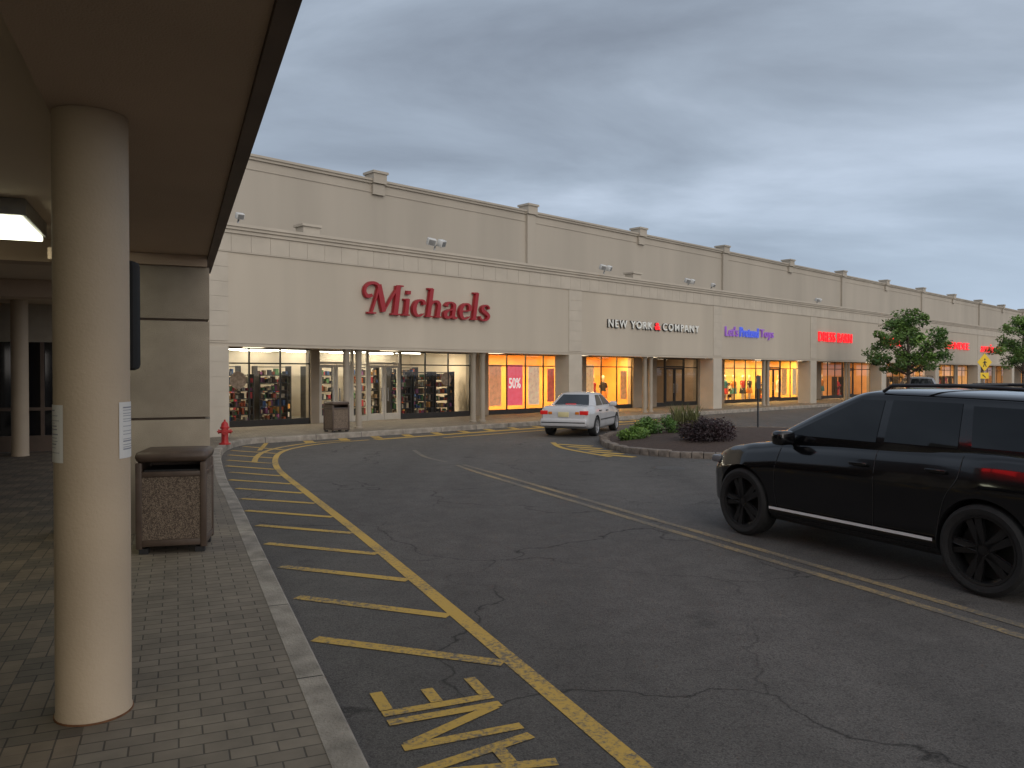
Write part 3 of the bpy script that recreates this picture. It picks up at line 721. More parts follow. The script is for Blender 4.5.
boxes('tube',[(.022,.07,-1.4,-.55,.18,.5),(.022,.07,-.4,.4,.18,.5),(.022,.07,.55,1.4,.18,.5)],emat('red_tube_glow',(.5,.01,.01),(1,.02,.02),4),rs_)

def litter_bin(loc,rz,label,s=1):
    e=empty('litter_bin',loc,rz,label=label,cat='litter bin'); e.scale=(s,s,s)
    w=.3; dp=.27
    boxes('panel',[(-w+.05,w-.05,-dp+.01,-dp+.03,.13,.70),(-w+.05,w-.05,dp-.03,dp-.01,.13,.70),(-w+.01,-w+.03,-dp+.05,dp-.05,.13,.70),(w-.03,w-.01,-dp+.05,dp-.05,.13,.70)],M['aggregate'],e)
    fr=[]
    for sx_ in (-1,1):
        for sy_ in (-1,1):
            x_=sx_*(w-.025); y_=sy_*(dp-.025); fr.append((x_-.027,x_+.027,y_-.027,y_+.027,.05,.83))
    fr+=[(-w+.052,w-.052,-dp,dp,.07,.128),(-w,w,-dp+.052,dp-.052,.072,.126)]
    fr+=[(-w+.052,w-.052,-dp,-dp+.035,.702,.75),(-w+.052,w-.052,dp-.035,dp,.702,.75),(-w,-w+.035,-dp+.052,dp-.052,.702,.75),(w-.035,w,-dp+.052,dp-.052,.702,.75)]
    boxes('frame',fr,M['binbrown'],e,bev=.006)
    boxes('liner',[(-w+.06,w-.06,-dp+.06,dp-.06,.1,.76)],M['black_metal'],e)
    bm=bmesh.new(); addbox(bm,-w-.01,w+.01,-dp-.01,dp+.01,.832,.935,bev=.045)
    addbox(bm,-w+.01,-w+.03,-dp+.052,dp-.052,.752,.845); addbox(bm,w-.03,w-.01,-dp+.052,dp-.052,.752,.845); addbox(bm,-w+.052,w-.052,dp-.03,dp-.01,.752,.845)
    finish('lid',bm,M['binbrown'],e,smooth=50)
    for x_ in (-w+.06,w-.06):
        for y_ in (-dp+.06,dp-.06): boxes('foot',[(x_-.04,x_+.04,y_-.04,y_+.04,0,.049)],M['black_metal'],e)
litter_bin((-3.30,7.75,.147),R(14),'brown litter bin with pebbled panels on brick sidewalk',1.04)
litter_bin(F(-1.0,.45,.147),FA,'small brown litter bin near the arcade columns',.95)

hy=empty('fire_hydrant',(-6.95,19.1,.147),R(20),label='red fire hydrant on the sidewalk by the kerb',cat='fire hydrant'); hy.scale=(.9,.9,.9)
bm=bmesh.new(); lathe(bm,[(.15,0),(.15,.04),(.10,.05),(.09,.1),(.09,.42),(.12,.43),(.12,.47),(.10,.49),(.09,.55),(.06,.60),(.03,.62)],20); finish('barrel',bm,M['red_hyd'],hy,smooth=40)
bm=bmesh.new(); lathe(bm,[(.025,.62),(.025,.67)],6); finish('operating_nut',bm,M['red_hyd'],hy)
for an,rr in ((0,.05),(180,.05),(270,.07)):
    bm=bmesh.new(); mt=Matrix.Rotation(R(an),4,'Z')@Matrix.Translation((.08,0,.35))@Matrix.Rotation(R(90),4,'Y'); lathe(bm,[(rr,0),(rr,.06),(rr+.012,.062),(rr+.012,.09),(.02,.092),(.02,.12)],14,mtx=mt); finish('outlet_cap',bm,M['red_hyd'],hy,smooth=40)

# ------------------------------------------------------------ island
ip=[(2.45,21.8),(2.35,20.2),(2.55,18.9),(3.1,17.9),(4.3,17.2),(6.3,17.0),(8.6,17.4),(10.4,19.2),(10.9,21.8),(10.2,24.2),(8.4,25.4),(6.2,25.4),(4.3,24.5),(3.1,23.4)]
IP=catmull([Vector((*p,0)) for p in ip+[ip[0]]],6)[:-1]
isl=empty('planter_island',(6.3,21.2,0),0,label='raised mulch island edged with granite blocks in asphalt',cat='planter')
bm=bmesh.new(); n=len(IP)
per=[0]
for i in range(n): per.append(per[-1]+(IP[(i+1)%n]-IP[i]).length)
def Iat(s):
    s%=per[-1]
    for i in range(n):
        if per[i+1]>=s:
            return IP[i].lerp(IP[(i+1)%n],(s-per[i])/(per[i+1]-per[i])),(IP[(i+1)%n]-IP[i]).normalized()
s=0; rnd=random.Random(3); C0=Vector((6.3,21.2,0))
while s<per[-1]-.2:
    p,t=Iat(s+.13); mt=Matrix.Translation(p-C0)@Matrix.Rotation(math.atan2(t.y,t.x)+rnd.uniform(-.04,.04),4,'Z')
    hh=.14+rnd.uniform(-.014,.014)
    addbox(bm,-.122,.122,-.02,.18,-.04,hh,bev=.02,mtx=mt); s+=.255
finish('edging',bm,M['stone'],isl,smooth=50)
bm=bmesh.new(); ctr=bm.verts.new((0,0,.3)); 
def ringv(f,z): return [bm.verts.new(((p-C0).x*f,(p-C0).y*f,z+rnd.uniform(-.015,.015))) for p in IP]
rs=[ringv(.99,.08),ringv(.85,.17),ringv(.6,.24),ringv(.3,.28)]
for a_,b_ in zip(rs[:-1],rs[1:]):
    for i in range(n): bm.faces.new((a_[i],a_[(i+1)%n],b_[(i+1)%n],b_[i]))
for i in range(n): bm.faces.new((rs[-1][i],rs[-1][(i+1)%n],ctr))
finish('mulch_bed',bm,M['mulch'],isl,smooth=60)

def leafmesh(name,centers,nleaf,size,c1,c2,parent,seed,flat=.6):
    rnd=random.Random(seed); verts=[];faces=[];colr=[]
    for (c,rad) in centers:
        tone=rnd.uniform(0,1)
        for _ in range(nleaf):
            v=Vector((rnd.gauss(0,1),rnd.gauss(0,1),rnd.gauss(0,1))); v.normalize(); v*=rad*rnd.uniform(.25,1.15)**.6
            p=Vector(c)+Vector((v.x,v.y,v.z*flat))
            a_=Vector((rnd.uniform(-1,1),rnd.uniform(-1,1),rnd.uniform(-.7,.7))).normalized(); b_=a_.orthogonal().normalized()
            b_=(Matrix.Rotation(rnd.uniform(0,6.28),3,a_)@b_)
            s_=size*rnd.uniform(.6,1.3); i0=len(verts)
            verts+=[p-a_*s_,p+b_*s_*.5,p+a_*s_,p-b_*s_*.5]; faces.append((i0,i0+1,i0+2,i0+3))
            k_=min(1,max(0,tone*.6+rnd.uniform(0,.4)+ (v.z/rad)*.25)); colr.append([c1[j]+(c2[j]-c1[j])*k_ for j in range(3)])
    me=bpy.data.meshes.new(name); me.from_pydata([tuple(v) for v in verts],[],faces)
    at=me.color_attributes.new('Col','FLOAT_COLOR','CORNER')
    buf=[]
    for c in colr: buf+= [*c,1]*4
    at.data.foreach_set('color',buf); me.materials.append(M['leaf'])
    o=bpy.data.objects.new(name,me); link(o,parent); return o
def bush(loc,w,h,c1,c2,label,seed,n=60,size=.035,name='bush',ncl=26):
    e=empty(name,loc,0,label=label,cat='bush')
    rnd=random.Random(seed); cs=[]
    for _ in range(ncl):
        a_=rnd.uniform(0,6.28); r_=math.sqrt(rnd.random())*w*.4; cs.append(((r_*math.cos(a_),r_*math.sin(a_),h*.2+rnd.random()*h*.6*(1-(r_/(w*.5))**2*.7)),w*.15))
    leafmesh('foliage',cs,n,size,c1,c2,e,seed,.8)
    bm=bmesh.new()
    for i in range(6):
        a_=i*1.05; tube(bm,[(0,0,-.05),(math.cos(a_)*w*.12,math.sin(a_)*w*.12,h*.3),(math.cos(a_)*w*.3,math.sin(a_)*w*.3,h*.65)],[.02,.014,.006],6)
    finish('stem',bm,pmat('bark_dark',(.05,.035,.025),.9),e,smooth=50)
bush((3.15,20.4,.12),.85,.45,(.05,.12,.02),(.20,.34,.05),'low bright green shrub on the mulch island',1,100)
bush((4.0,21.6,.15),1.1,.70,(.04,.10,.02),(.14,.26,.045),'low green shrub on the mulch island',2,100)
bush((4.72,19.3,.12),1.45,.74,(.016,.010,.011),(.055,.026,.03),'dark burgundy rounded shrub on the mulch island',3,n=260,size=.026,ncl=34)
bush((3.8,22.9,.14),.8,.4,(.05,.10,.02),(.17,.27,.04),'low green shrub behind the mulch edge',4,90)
bm=bmesh.new(); rnd=random.Random(5)
for i in range(240):
    a_=rnd.uniform(0,6.28); r_=rnd.uniform(.05,.5); h_=rnd.uniform(.4,.85); bx=rnd.uniform(-.35,.35); by=rnd.uniform(-.2,.2)
    p=[Vector((bx,by,0)),Vector((bx+math.cos(a_)*r_*.4,by+math.sin(a_)*r_*.4,h_*.7)),Vector((bx+math.cos(a_)*r_,by+math.sin(a_)*r_,h_))]
    w_=Vector((-math.sin(a_),math.cos(a_),0))*.014
    v=[bm.verts.new(p[0]-w_),bm.verts.new(p[0]+w_),bm.verts.new(p[1]+w_),bm.verts.new(p[1]-w_),bm.verts.new(p[2])]
    bm.faces.new((v[0],v[1],v[2],v[3])); bm.faces.new((v[3],v[2],v[4]))
o=finish('ornamental_grass',bm,pmat('grass_blade',(.15,.16,.06),.8,.3,3),recalc=False); o.location=(5.0,22.8,.2); meta(o,'tuft of tall dry ornamental grass on the island','grass')

def post_sign(loc,h,rz,kind,label):
    e=empty('street_sign',loc,rz,label=label,cat='sign')
    bm=bmesh.new(); addbox(bm,-.03,.03,-.015,.015,0,h); finish('post',bm,M['black_metal'] if kind!='ped' else M['galv'],e)
    if kind=='plain':
        boxes('panel',[(-.15,.15,-.022,-.017,h-.42,h-.02)],pmat('sign_back',(.05,.05,.05),.5),e)
    else:
        bm=bmesh.new(); mt=Matrix.Translation((0,-.03,h-.45))@Matrix.Rotation(R(45),4,'Y'); addbox(bm,-.32,.32,-.005,.005,-.32,.32,mtx=mt); p=finish('panel',bm,M['signyellow'],e)
        bm=bmesh.new(); y=-.04
        def seg(a_,b_,w_):
            dd=(Vector(b_)-Vector(a_)).normalized(); pn=Vector((-dd.y,dd.x))*w_/2
            q=[Vector(a_)+pn,Vector(a_)-pn,Vector(b_)-pn,Vector(b_)+pn]
            bm.faces.new([bm.verts.new((v.x,y,h-.45+v.y)) for v in q])
        seg((0,.06),(.0,-.06),.09)
        y=-.041; seg((0,-.04),(.1,-.24),.045); y=-.042; seg((0,-.04),(-.09,-.24),.045); y=-.043; seg((0,.05),(.12,-.03),.035); y=-.044; seg((0,.05),(-.11,-.04),.035)
        y=-.045; seg((-.04,.14),(.04,.14),.08)
        finish('pedestrian_symbol',bm,M['signblack'],p)
        boxes('panel',[(-.26,.26,-.035,-.025,h-1.28,h-.98)],M['signyellow'],e)
        bm=bmesh.new(); y=-.04
        bm.faces.new([bm.verts.new((x_,y,z_)) for x_,z_ in ((-.15,h-1.1),(.05,h-1.24),(.08,h-1.2),(-.12,h-1.06))])
        finish('arrow',bm,M['signblack'],e)
post_sign((7.6,24.4,.2),1.62,R(48),'plain','small dark sign upon slim black post in island')
post_sign((23.9,40,0),2.9,R(15),'ped','yellow diamond pedestrian crossing sign on metal post')

def tree(loc,h,cw,zb,seed,label,n=34,nl=130):
    e=empty('tree',loc,0,label=label,cat='tree'); rnd=random.Random(seed)
    bm=bmesh.new(); tube(bm,[(0,0,-.1),(.02,0,.6),(.04,.02,zb),(0,.03,zb+(h-zb)*.5),(.03,0,h*.93)],[.12,.09,.08,.05,.015],10)
    cs=[]
    for i in range(n):
        u=rnd.random(); z=zb+(h-zb)*(.02+.93*u); rr=cw*.5*math.sin(math.pi*min(1,.22+.74*u))**.6*rnd.choice([.8,1,1.12])
        a_=rnd.uniform(0,6.28); r_=rr*rnd.uniform(.2,1.0); c=(r_*math.cos(a_),r_*math.sin(a_),z+rnd.uniform(-.15,.15))
        cs.append((c,cw*rnd.uniform(.065,.135)))
        if i%2==0:
            zz=max(zb*.85,z-r_*.8); tube(bm,[(0,0,zz),(c[0]*.5,c[1]*.5,(zz+z)/2+.05),c],[.035,.022,.008],6)
    finish('trunk',bm,pmat('tree_bark',(.09,.07,.055),.95,.3,15,.6,40),e,smooth=60)
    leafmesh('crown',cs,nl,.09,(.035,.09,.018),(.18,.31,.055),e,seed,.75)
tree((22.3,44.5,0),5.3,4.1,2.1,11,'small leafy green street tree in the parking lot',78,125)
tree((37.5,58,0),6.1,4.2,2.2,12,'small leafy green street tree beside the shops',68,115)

# ------------------------------------------------------------ vehicles
def interp(tab,x):
    if x<=tab[0][0]: return tab[0][1]
    for (a_,b_),(c_,e_) in zip(tab[:-1],tab[1:]):
        if x<=c_:
            u=(x-a_)/(c_-a_); u=u*u*(3-2*u)*.5+u*.5; return b_+(e_-b_)*u
    return tab[-1][1]
QS=[(0,.86),(.04,.93),(.12,.975),(.3,.985),(.45,.988),(.58,.992),(.66,1.0),(.71,.995),(.78,.972),(.86,.95),(.93,.925),(.98,.89),(1.0,.85)]
def qf(q): 
    for (a_,b_),(c_,e_) in zip(QS[:-1],QS[1:]):
        if q<=c_: return b_+(e_-b_)*(q-a_)/(c_-a_)
    return QS[-1][1]
def build_car(name,loc,rz,P,paint,label,cat='car',group=None):
    car=empty(name,loc,rz,label=label,cat=cat,group=group)
    W=P['W']; zt=P['top']; zb=P['bot']; wt=P['wid']; x0,x1=P['tail'],P['nose']
    fw=lambda x:W*interp(wt,x)
    def side(x,z):
        b_=interp(zb,x); t_=interp(zt,x); q=min(1,max(0,(z-b_)/(t_-b_))); return fw(x)*qf(q)
    dark=P.get('well',M['black_metal'])
    bm=bmesh.new(); rings=[]; ns=72
    for i in range(ns+1):
        u=i/ns; x=x0+(x1-x0)*(.5-.5*math.cos(math.pi*u))*.35+(x1-x0)*u*.65
        b_=interp(zb,x); t_=interp(zt,x); w=fw(x)
        half=[(0,b_)]+[(w*f_,b_+(t_-b_)*q) for q,f_ in QS]+[(w*.78,t_+.008),(w*.6,t_+.014),(w*.3,t_+.026),(0,t_+.032)]
        ring=[(y,z) for y,z in half]+[(-y,z) for y,z in reversed(half[1:-1])]
        rings.append([bm.verts.new((x,y,z)) for y,z in ring])
    m_=len(rings[0])
    for i in range(ns):
        for k_ in range(m_): bm.faces.new((rings[i][k_],rings[i][(k_+1)%m_],rings[i+1][(k_+1)%m_],rings[i+1][k_]))
    bm.faces.new(rings[0]); bm.faces.new(rings[-1])
    body=finish('body',bm,[paint,dark],car,recalc=True)
    bm=bmesh.new()
    for ax in P['axles']:
        for sg in (-1,1):
            mt=Matrix.Translation((ax,sg*(W-.0),P['wr']+.01))@Matrix.Rotation(R(90),4,'X')
            lathe(bm,[(P['wr']+P.get('gap',.05),-.28),(P['wr']+P.get('gap',.05),.28)],40,mi=1,mtx=mt)
    cut=finish('cut',bm,[paint,dark],None)
    cut.matrix_world=Matrix.Identity(4)
    body.parent=None; 
    md=body.modifiers.new('b','BOOLEAN'); md.operation='DIFFERENCE'; md.object=cut; md.solver='EXACT'
    bpy.context.view_layer.update()
    dg=bpy.context.evaluated_depsgraph_get(); me=bpy.data.meshes.new_from_object(body.evaluated_get(dg))
    body.modifiers.clear(); body.data=me; body.parent=car
    bpy.data.objects.remove(cut)
    for p in me.polygons: p.use_smooth=True
    me.set_sharp_from_angle(angle=R(32))
    Gx=P['gh']; hb,ht=P['ghw']; z0=Gx['z0']; z1=Gx['z1']; bow=Gx.get('bow',.12); drop=Gx.get('drop',0)
    def hw(s): return hb+(ht-hb)*(s**1.15)
    def xf(s): return Gx['fb']+(Gx['ft']-Gx['fb'])*(s*.85+.15*s*s)
    def xr(s): return Gx['rb']+(Gx['rt']-Gx['rb'])*s
    def zz(s,x=0): 
        k_=min(1,max(0,(.2-x)/2.3)); return z0+(z1-z0)*s-drop*max(0,s)*k_*k_
    def outline(s,ins=0):
        a_=xr(s)+ins; b_=xf(s)-ins; w=hw(s)-ins; rc=.13; pts=[]
        for cx,cy,st in ((b_-rc,w-rc,0),(a_+rc,w-rc,90),(a_+rc,-w+rc,180),(b_-rc,-w+rc,270)):
            for j in range(5):
                an=R(st+j*22.5); pts.append([cx+rc*math.cos(an),cy+rc*math.sin(an)])
            if st in (0,180):
                sgn=1 if st==0 else -1
                xs_,xe_=(b_-rc,a_+rc) if st==0 else (a_+rc,b_-rc)
                for j in range(1,8): pts.append([xs_+(xe_-xs_)*j/8,sgn*w])
            if st==90:
                for j in range(1,8): pts.append([a_,(w-rc)*(1-2*j/8)])
        for j in range(1,8): pts.append([b_,(-w+rc)*(1-2*j/8)])
        for p in pts:
            k_=1-(p[1]/w)**2
            mx=(a_+b_)/2
            if p[0]>mx: p[0]+=bow*k_*max(0,(p[0]-(b_-rc))/rc)
            else: p[0]-=bow*.5*k_*max(0,((a_+rc)-p[0])/rc)
        return pts
    bm=bmesh.new(); rings=[]
    for s_,ins,zo in [(-.12,0,0),(0,0,0),(.25,0,0),(.5,0,0),(.75,0,0),(.92,0,0),(.97,.012,0),(1,.045,0),(1,.12,.018),(1,.25,.03),(1,.4,.038)]:
        sc=max(s_,0)
        rings.append([bm.verts.new((p[0],p[1],zz(s_,p[0])+zo)) for p in outline(sc,ins)])
    for a_,b_ in zip(rings[:-1],rings[1:]):
        for i in range(len(a_)): bm.faces.new((a_[i],a_[(i+1)%len(a_)],b_[(i+1)%len(a_)],b_[i]))
    f=bm.faces.new(rings[-1]); bm.faces.new(rings[0])
    bmesh.ops.triangulate(bm,faces=[f])
    finish('cabin',bm,paint,car,smooth=35)
    gm=P['glass']
    for (sb0,sb1,st0,st1,sa,sc) in P['swin']:
        for sg in (-1,1):
            bm=bmesh.new(); nx,nz=6,5; gr=[]
            for j in range(nz+1):
                v=j/nz; s_=sa+(sc-sa)*v; row=[]
                for i in range(nx+1):
                    u=i/nx; xa=sb0+(st0-sb0)*v; xb=sb1+(st1-sb1)*v; x=xa+(xb-xa)*u
                    row.append(bm.verts.new((x,sg*(hw(s_)+.004),zz(s_,x))))
                gr.append(row)
            for j in range(nz):
                for i in range(nx): bm.faces.new((gr[j][i],gr[j][i+1],gr[j+1][i+1],gr[j+1][i]))
            finish('side_window',bm,gm,car,smooth=60)
    for fr,nm in ((True,'windshield'),(False,'rear_window')):
        bm=bmesh.new(); gr=[]
        for j in range(6):
            s_=.08+.82*j/5; row=[]
            for i in range(13):
                y=(hw(s_)-.13)*(-1+2*i/12)*.99; k_=1-(y/hw(s_))**2
                x=xf(s_)+bow*k_+.005 if fr else xr(s_)-bow*.5*k_-.005
                row.append(bm.verts.new((x,y,zz(s_,x))))
            gr.append(row)
        for j in range(5):
            for i in range(12): bm.faces.new((gr[j][i],gr[j][i+1],gr[j+1][i+1],gr[j+1][i]))
        finish(nm,bm,gm,car,smooth=60)
    def sstrip(nm,pts,wd,mat,off=.003,both=True):
        for sg in ((-1,1) if both else (1,)):
            bm=bmesh.new(); C=catmull([Vector((p[0],p[1],0)) for p in pts],6) if len(pts)>2 else [Vector((*pts[0],0)).lerp(Vector((*pts[1],0)),k_/10) for k_ in range(11)]
            l=offset(C,wd/2); r_=offset(C,-wd/2)
            A_=[bm.verts.new((p.x,sg*(side(p.x,p.y)+off),p.y)) for p in l]; B_=[bm.verts.new((p.x,sg*(side(p.x,p.y)+off),p.y)) for p in r_]
            for i in range(len(A_)-1): bm.faces.new((A_[i],A_[i+1],B_[i+1],B_[i]))
            finish(nm,bm,mat,car)
    for pts in P['seams']: sstrip('door_seam',pts,.009,M['signblack'])
    for nm,pts,wd,mat in P['trims']:
        sstrip(nm,pts,wd,mat,.02)
    for hx,hz in P['handles']:
        for sg in (-1,1):
            bm=bmesh.new(); y=side(hx,hz); addbox(bm,hx-.10,hx+.10,sg*y-.01 if sg>0 else sg*y-.035,sg*y+.035 if sg>0 else sg*y+.01,hz-.016,hz+.016,bev=.008)
            finish('door_handle',bm,P['handlemat'],car,smooth=40)
    for sg in (-1,1):
        mx,my,mz=P['mirror']
        bm=bmesh.new(); addbox(bm,mx-.09,mx+.07,sg*my-.11,sg*my+.11,mz-.075,mz+.075,bev=.04); addbox(bm,mx-.03,mx+.03,sg*(my-.18)-.08,sg*(my-.18)+.08,mz-.07,mz-.02,bev=.01)
        finish('mirror',bm,P['mirrormat'],car,smooth=50)
    for ax in P['axles']:
        for sg in (-1,1):
            we=empty('wheel',(ax,sg*(W-.125),P['wr']),0 if sg>0 else math.pi,car)
            r_=P['wr']; rr=P['rim']; 
            mt=Matrix.Rotation(R(-90),4,'X')
            bm=bmesh.new(); lathe(bm,[(rr-.01,-.10),(rr+.02,-.115),(r_-.04,-.12),(r_-.008,-.10),(r_,-.06),(r_,.06),(r_-.008,.10),(r_-.04,.12),(rr+.02,.115),(rr-.01,.10)],44,mtx=mt,cap=False); finish('tyre',bm,M['rubber'],we,smooth=40)
            bm=bmesh.new(); lathe(bm,[(rr,.11),(rr-.02,.105),(rr-.03,.06),(rr-.035,-.08)],40,mtx=mt,cap=False)
            lathe(bm,[(.0,.03),(.075,.03),(.08,.075),(.05,.085),(.0,.087)],20,mtx=mt,cap=False)
            ns_=P['spokes']
            for k_ in range(ns_):
                for da in (-P.get('sa',7),P.get('sa',7)):
                    m3=mt@Matrix.Rotation(R(360/ns_*k_+da),4,'Z')
                    addbox(bm,.05,rr-.015,-P.get('sw',.018),P.get('sw',.018),.055,.092,mtx=m3,bev=.005)
            finish('rim',bm,P['rimmat'],we,smooth=40,recalc=True)
            bm=bmesh.new(); lathe(bm,[(rr-.05,-.03),(rr-.05,0.0)],30,mtx=mt); finish('brake_disc',bm,P['disc'],we,smooth=40)
    P['extra'](car,side,fw)
    return car

black=pmat('black_car_paint',(.005,.005,.006),.12,.1,2,coat=.5,spec=.4)
white=pmat('white_car_paint',(.52,.52,.53),.25,.03,2,coat=.6)
silver=pmat('silver_car_paint',(.28,.29,.31),.3,.05,2,coat=.6,metal=.4)
tint=pmat('tinted_glass',(.004,.005,.006),.03,.1,2,spec=.45)
tint2=pmat('car_glass',(.02,.024,.027),.05,.1,2,spec=.6)
chrome=pmat('chrome_trim',(.85,.85,.86),.4,.03,5,metal=.1)
brim=pmat('black_alloy',(.012,.012,.013),.35,.1,5)
srim=pmat('silver_alloy',(.45,.45,.46),.35,.05,5,metal=.6)
redl=pmat('taillight_red',(.30,.008,.008),.2,.05,5,emit=(1,.03,.02),es=.2)
clr=pmat('headlight_lens',(.18,.18,.19),.08,.05,5)
amb=pmat('amber_lens',(.6,.18,.02),.2,.05,5)
platem=pmat('plate_yellow',(.62,.55,.30),.5,.05,5)
def boxpart(nm,b,mat,car,bev=.01): 
    bm=bmesh.new(); addbox(bm,*b,bev=bev); return finish(nm,bm,mat,car,smooth=40)
def suv_extra(car,side,fw):
    for sg in (-1,1):
        bm=bmesh.new(); tube(bm,[(-.25,sg*.60,1.68),(-.35,sg*.61,1.74),(-1.0,sg*.61,1.745),(-1.85,sg*.60,1.71),(-1.98,sg*.59,1.66)],.017,8); finish('roof_rail',bm,M['black_metal'],car,smooth=50)
        boxpart('headlight',(1.90,2.06,sg*.66-.13,sg*.66+.13,.78,.87),clr,car,.03)
        boxpart('taillight',(-2.36,-2.2,sg*.78-.06,sg*.78+.06,.95,1.15),redl,car,.02)
    for x_ in (-.7,-1.6): boxpart('roof_crossbar',(x_-.025,x_+.025,-.6,.6,1.735,1.755),M['black_metal'],car,.008)
    boxpart('grille',(2.12,2.18,-.45,.45,.58,.78),M['black_metal'],car)
    boxpart('rear_bumper',(-2.42,-2.25,-.8,.8,.42,.62),black,car,.03)
    boxpart('license_plate',(-2.44,-2.421,-.15,.15,.66,.80),platem,car,.003)
SUV=dict(W=.90,tail=-2.36,nose=2.20,wr=.385,rim=.29,gap=.035,axles=(-1.42,1.42),
 top=[(-2.36,1.03),(-2.3,1.16),(-1.5,1.19),(0,1.15),(.9,1.11),(1.3,1.06),(1.65,1.005),(1.88,.94),(2.04,.86),(2.13,.78),(2.20,.66)],
 bot=[(-2.36,.50),(-2.1,.36),(-1.0,.24),(1.0,.24),(1.9,.27),(2.10,.32),(2.20,.42)],
 wid=[(-2.36,.80),(-2.25,.92),(-1.9,.985),(-1.42,1.015),(-.9,.985),(.9,.985),(1.42,1.015),(1.75,.96),(1.95,.88),(2.1,.76),(2.20,.58)],
 gh=dict(z0=1.13,z1=1.675,fb=1.08,ft=-.02,rb=-2.32,rt=-1.98,bow=.18,drop=.05),ghw=(.80,.62),
 swin=[(.80,-.31,-.04,-.31,.12,.86),(-.40,-1.14,-.40,-1.10,.14,.87),(-1.26,-2.02,-1.20,-1.76,.18,.84)],glass=tint,
 seams=[[(.88,.38),(.92,.7),(.86,1.08)],[(-.35,.36),(-.36,.7),(-.35,1.13)],[(-1.0,.40),(-1.08,.75),(-1.2,.95),(-1.22,1.15)],[(.9,.31),(-.98,.31)]],
 trims=[('side_trim',[(.98,.385),(-.98,.395)],.028,chrome)],
 handles=[(-.18,.98),(-1.0,1.0)],handlemat=black,mirror=(.72,.95,1.17),mirrormat=black,spokes=5,sa=9,sw=.026,rimmat=brim,disc=M['signblack'],extra=suv_extra)
build_car('suv',(4.06,8.2,0),math.atan2(.898,-.44),SUV,black,'black sport utility vehicle driving along the asphalt road')
def sed_extra(car,side,fw):
    for sg in (-1,1):
        boxpart('taillight',(-2.09,-1.93,sg*.60-.12,sg*.60+.12,.66,.78),redl,car,.02)
        boxpart('headlight',(1.93,2.06,sg*.56-.12,sg*.56+.12,.56,.67),clr,car,.03)
        boxpart('reverse_light',(-2.092,-2.0,sg*.41-.06,sg*.41+.06,.67,.75),amb,car,.01)
    boxpart('rear_bumper',(-2.15,-1.98,-.70,.70,.32,.55),white,car,.05)
    boxpart('license_plate',(-2.105,-2.07,-.16,.16,.60,.74),platem,car,.003)
    boxpart('front_bumper',(1.98,2.13,-.66,.66,.28,.48),white,car,.04)
    boxpart('brake_light',(-1.36,-1.30,-.16,.16,.935,.965),redl,car,.005)
    boxpart('bumper_trim',(-2.156,-2.14,-.66,.66,.42,.45),M['signblack'],car,.002)
SED=dict(W=.80,tail=-2.08,nose=2.08,wr=.29,rim=.20,gap=.04,axles=(-1.2,1.26),
 top=[(-2.08,.76),(-2.02,.86),(-1.9,.895),(-1.3,.915),(-.5,.89),(.6,.88),(.95,.84),(1.6,.75),(1.95,.66),(2.08,.54)],
 bot=[(-2.08,.36),(-1.8,.24),(-1,.2),(1.2,.2),(1.9,.22),(2.08,.3)],
 wid=[(-2.08,.80),(-1.95,.92),(-1.4,.99),(-.8,1.0),(1.2,1.0),(1.7,.94),(1.98,.83),(2.08,.70)],
 gh=dict(z0=.86,z1=1.265,fb=.92,ft=.18,rb=-1.36,rt=-.66,bow=.16),ghw=(.70,.52),
 swin=[(.66,-.18,.12,-.18,.10,.86),(-.25,-.98,-.25,-.66,.10,.86)],glass=tint2,
 seams=[[(.80,.3),(.82,.6),(.76,.84)],[(-.2,.28),(-.21,.6),(-.2,.86)],[(-.78,.3),(-.9,.6),(-1.02,.86)]],
 trims=[('side_trim',[(.9,.48),(-.85,.48)],.035,M['signblack'])],
 handles=[(-.05,.73),(-.85,.75)],handlemat=M['signblack'],mirror=(.55,.84,.91),mirrormat=white,spokes=7,rimmat=srim,disc=M['signblack'],extra=sed_extra)
build_car('sedan',(2.25,25.0,0),R(90-21),SED,white,'white four-door sedan driving past the planter island')
SUV2=dict(SUV); SUV2['glass']=tint2; SUV2['rimmat']=srim; SUV2['mirrormat']=silver; SUV2['handlemat']=silver
build_car('parked_suv',(24.0,47,0),R(72),SUV2,silver,'silver sport utility vehicle parked in the lot beyond')

# ------------------------------------------------------------ world
w=bpy.data.worlds.new('World'); scene.world=w; w.use_nodes=True; nt=w.node_tree; nt.nodes.clear()
out=N(nt,'ShaderNodeOutputWorld'); bg=N(nt,'ShaderNodeBackground'); nt.links.new(bg.outputs[0],out.inputs[0])
tc=N(nt,'ShaderNodeTexCoord'); D=tc.outputs['Generated']
sep=N(nt,'ShaderNodeSeparateXYZ'); nt.links.new(D,sep.inputs[0])
def math_(op,a,b=None,c=None):
    n_=N(nt,'ShaderNodeMath',operation=op)
    for i,v in enumerate((a,b,c)):
        if v is None: continue
        if isinstance(v,(int,float)): n_.inputs[i].default_value=v
        else: nt.links.new(v,n_.inputs[i])
    return n_.outputs[0]
zc=math_('MAXIMUM',sep.outputs[2],0.0); den=math_('ADD',zc,.26)
cx=math_('DIVIDE',sep.outputs[0],den); cy=math_('DIVIDE',sep.outputs[1],den)
cb=N(nt,'ShaderNodeCombineXYZ'); nt.links.new(cx,cb.inputs[0]); nt.links.new(cy,cb.inputs[1])
mp=N(nt,'ShaderNodeMapping'); mp.inputs['Rotation'].default_value=(0,0,R(34)); mp.inputs['Scale'].default_value=(.8,1.5,1); mp.inputs['Location'].default_value=(5.3,2.2,0); nt.links.new(cb.outputs[0],mp.inputs[0])
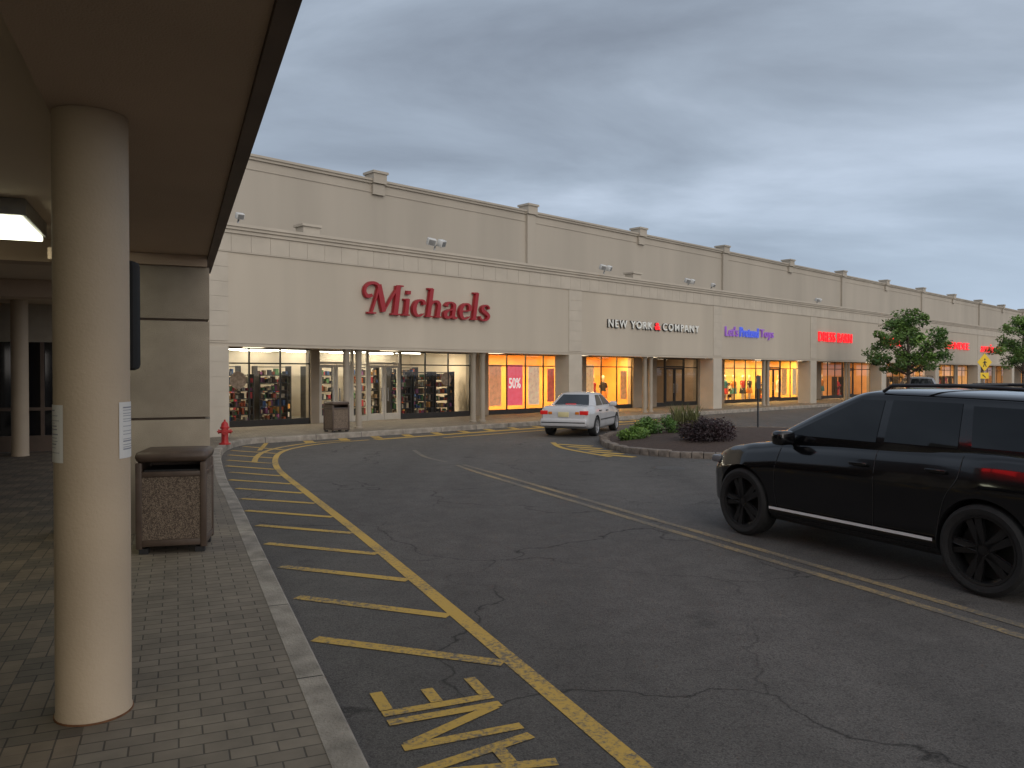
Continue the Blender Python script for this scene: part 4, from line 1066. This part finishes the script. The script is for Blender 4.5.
nz=N(nt,'ShaderNodeTexNoise'); nz.inputs['Scale'].default_value=1.15; nz.inputs['Detail'].default_value=9; nz.inputs['Roughness'].default_value=.54; nz.inputs['Distortion'].default_value=.35; nt.links.new(mp.outputs[0],nz.inputs['Vector'])
rp=N(nt,'ShaderNodeValToRGB'); e_=rp.color_ramp.elements; e_[0].position=.34; e_[0].color=(.235,.275,.34,1); e_[1].position=.66; e_[1].color=(.50,.575,.69,1); e_.new(.5).color=(.34,.40,.485,1)
nt.links.new(nz.outputs['Fac'],rp.inputs[0])
hz=N(nt,'ShaderNodeMapRange'); hz.inputs[1].default_value=0; hz.inputs[2].default_value=.34; hz.inputs[3].default_value=.8; hz.inputs[4].default_value=0; nt.links.new(sep.outputs[2],hz.inputs[0])
xr_=N(nt,'ShaderNodeMapRange'); xr_.inputs[1].default_value=-.2; xr_.inputs[2].default_value=.6; xr_.inputs[3].default_value=.2; xr_.inputs[4].default_value=1; nt.links.new(sep.outputs[0],xr_.inputs[0])
hf=math_('MULTIPLY',hz.outputs[0],xr_.outputs[0])
mx=N(nt,'ShaderNodeMix',data_type='RGBA'); nt.links.new(hf,mx.inputs[0]); nt.links.new(rp.outputs[0],mx.inputs[6]); mx.inputs[7].default_value=(.52,.65,.82,1)
dp=N(nt,'ShaderNodeVectorMath',operation='DOT_PRODUCT'); nt.links.new(D,dp.inputs[0]); dp.inputs[1].default_value=(.45,-.85,.28)
gl=N(nt,'ShaderNodeMapRange'); gl.inputs[1].default_value=.1; gl.inputs[2].default_value=1; gl.inputs[3].default_value=0; gl.inputs[4].default_value=1; nt.links.new(dp.outputs['Value'],gl.inputs[0])
ad=N(nt,'ShaderNodeMix',data_type='RGBA',blend_type='ADD'); nt.links.new(gl.outputs[0],ad.inputs[0]); nt.links.new(mx.outputs[2],ad.inputs[6]); ad.inputs[7].default_value=(.68,.59,.49,1)
sky=N(nt,'ShaderNodeTexSky',sky_type='NISHITA'); sky.sun_disc=False; sky.sun_elevation=R(20); sky.sun_rotation=R(150)
sk=N(nt,'ShaderNodeMix',data_type='RGBA',blend_type='ADD'); sk.inputs[0].default_value=.006; nt.links.new(ad.outputs[2],sk.inputs[6]); nt.links.new(sky.outputs[0],sk.inputs[7])
nt.links.new(sk.outputs[2],bg.inputs['Color']); bg.inputs['Strength'].default_value=1.0
sl=bpy.data.lights.new('sun','SUN'); sl.energy=.6; sl.angle=R(50); sl.color=(1,.88,.75)
so=bpy.data.objects.new('sun',sl); link(so); so.location=(10,-20,20)
sd=Vector((-.42,.85,-.42)); so.rotation_euler=sd.to_track_quat('-Z','Y').to_euler()

cd=bpy.data.cameras.new('camera'); cd.lens=790/1024*36; cd.sensor_width=36; cd.clip_end=3000; cd.clip_start=.05
co=bpy.data.objects.new('camera',cd); link(co); co.location=(0,0,H); co.rotation_euler=(R(90-.72),0,0)
scene.camera=co
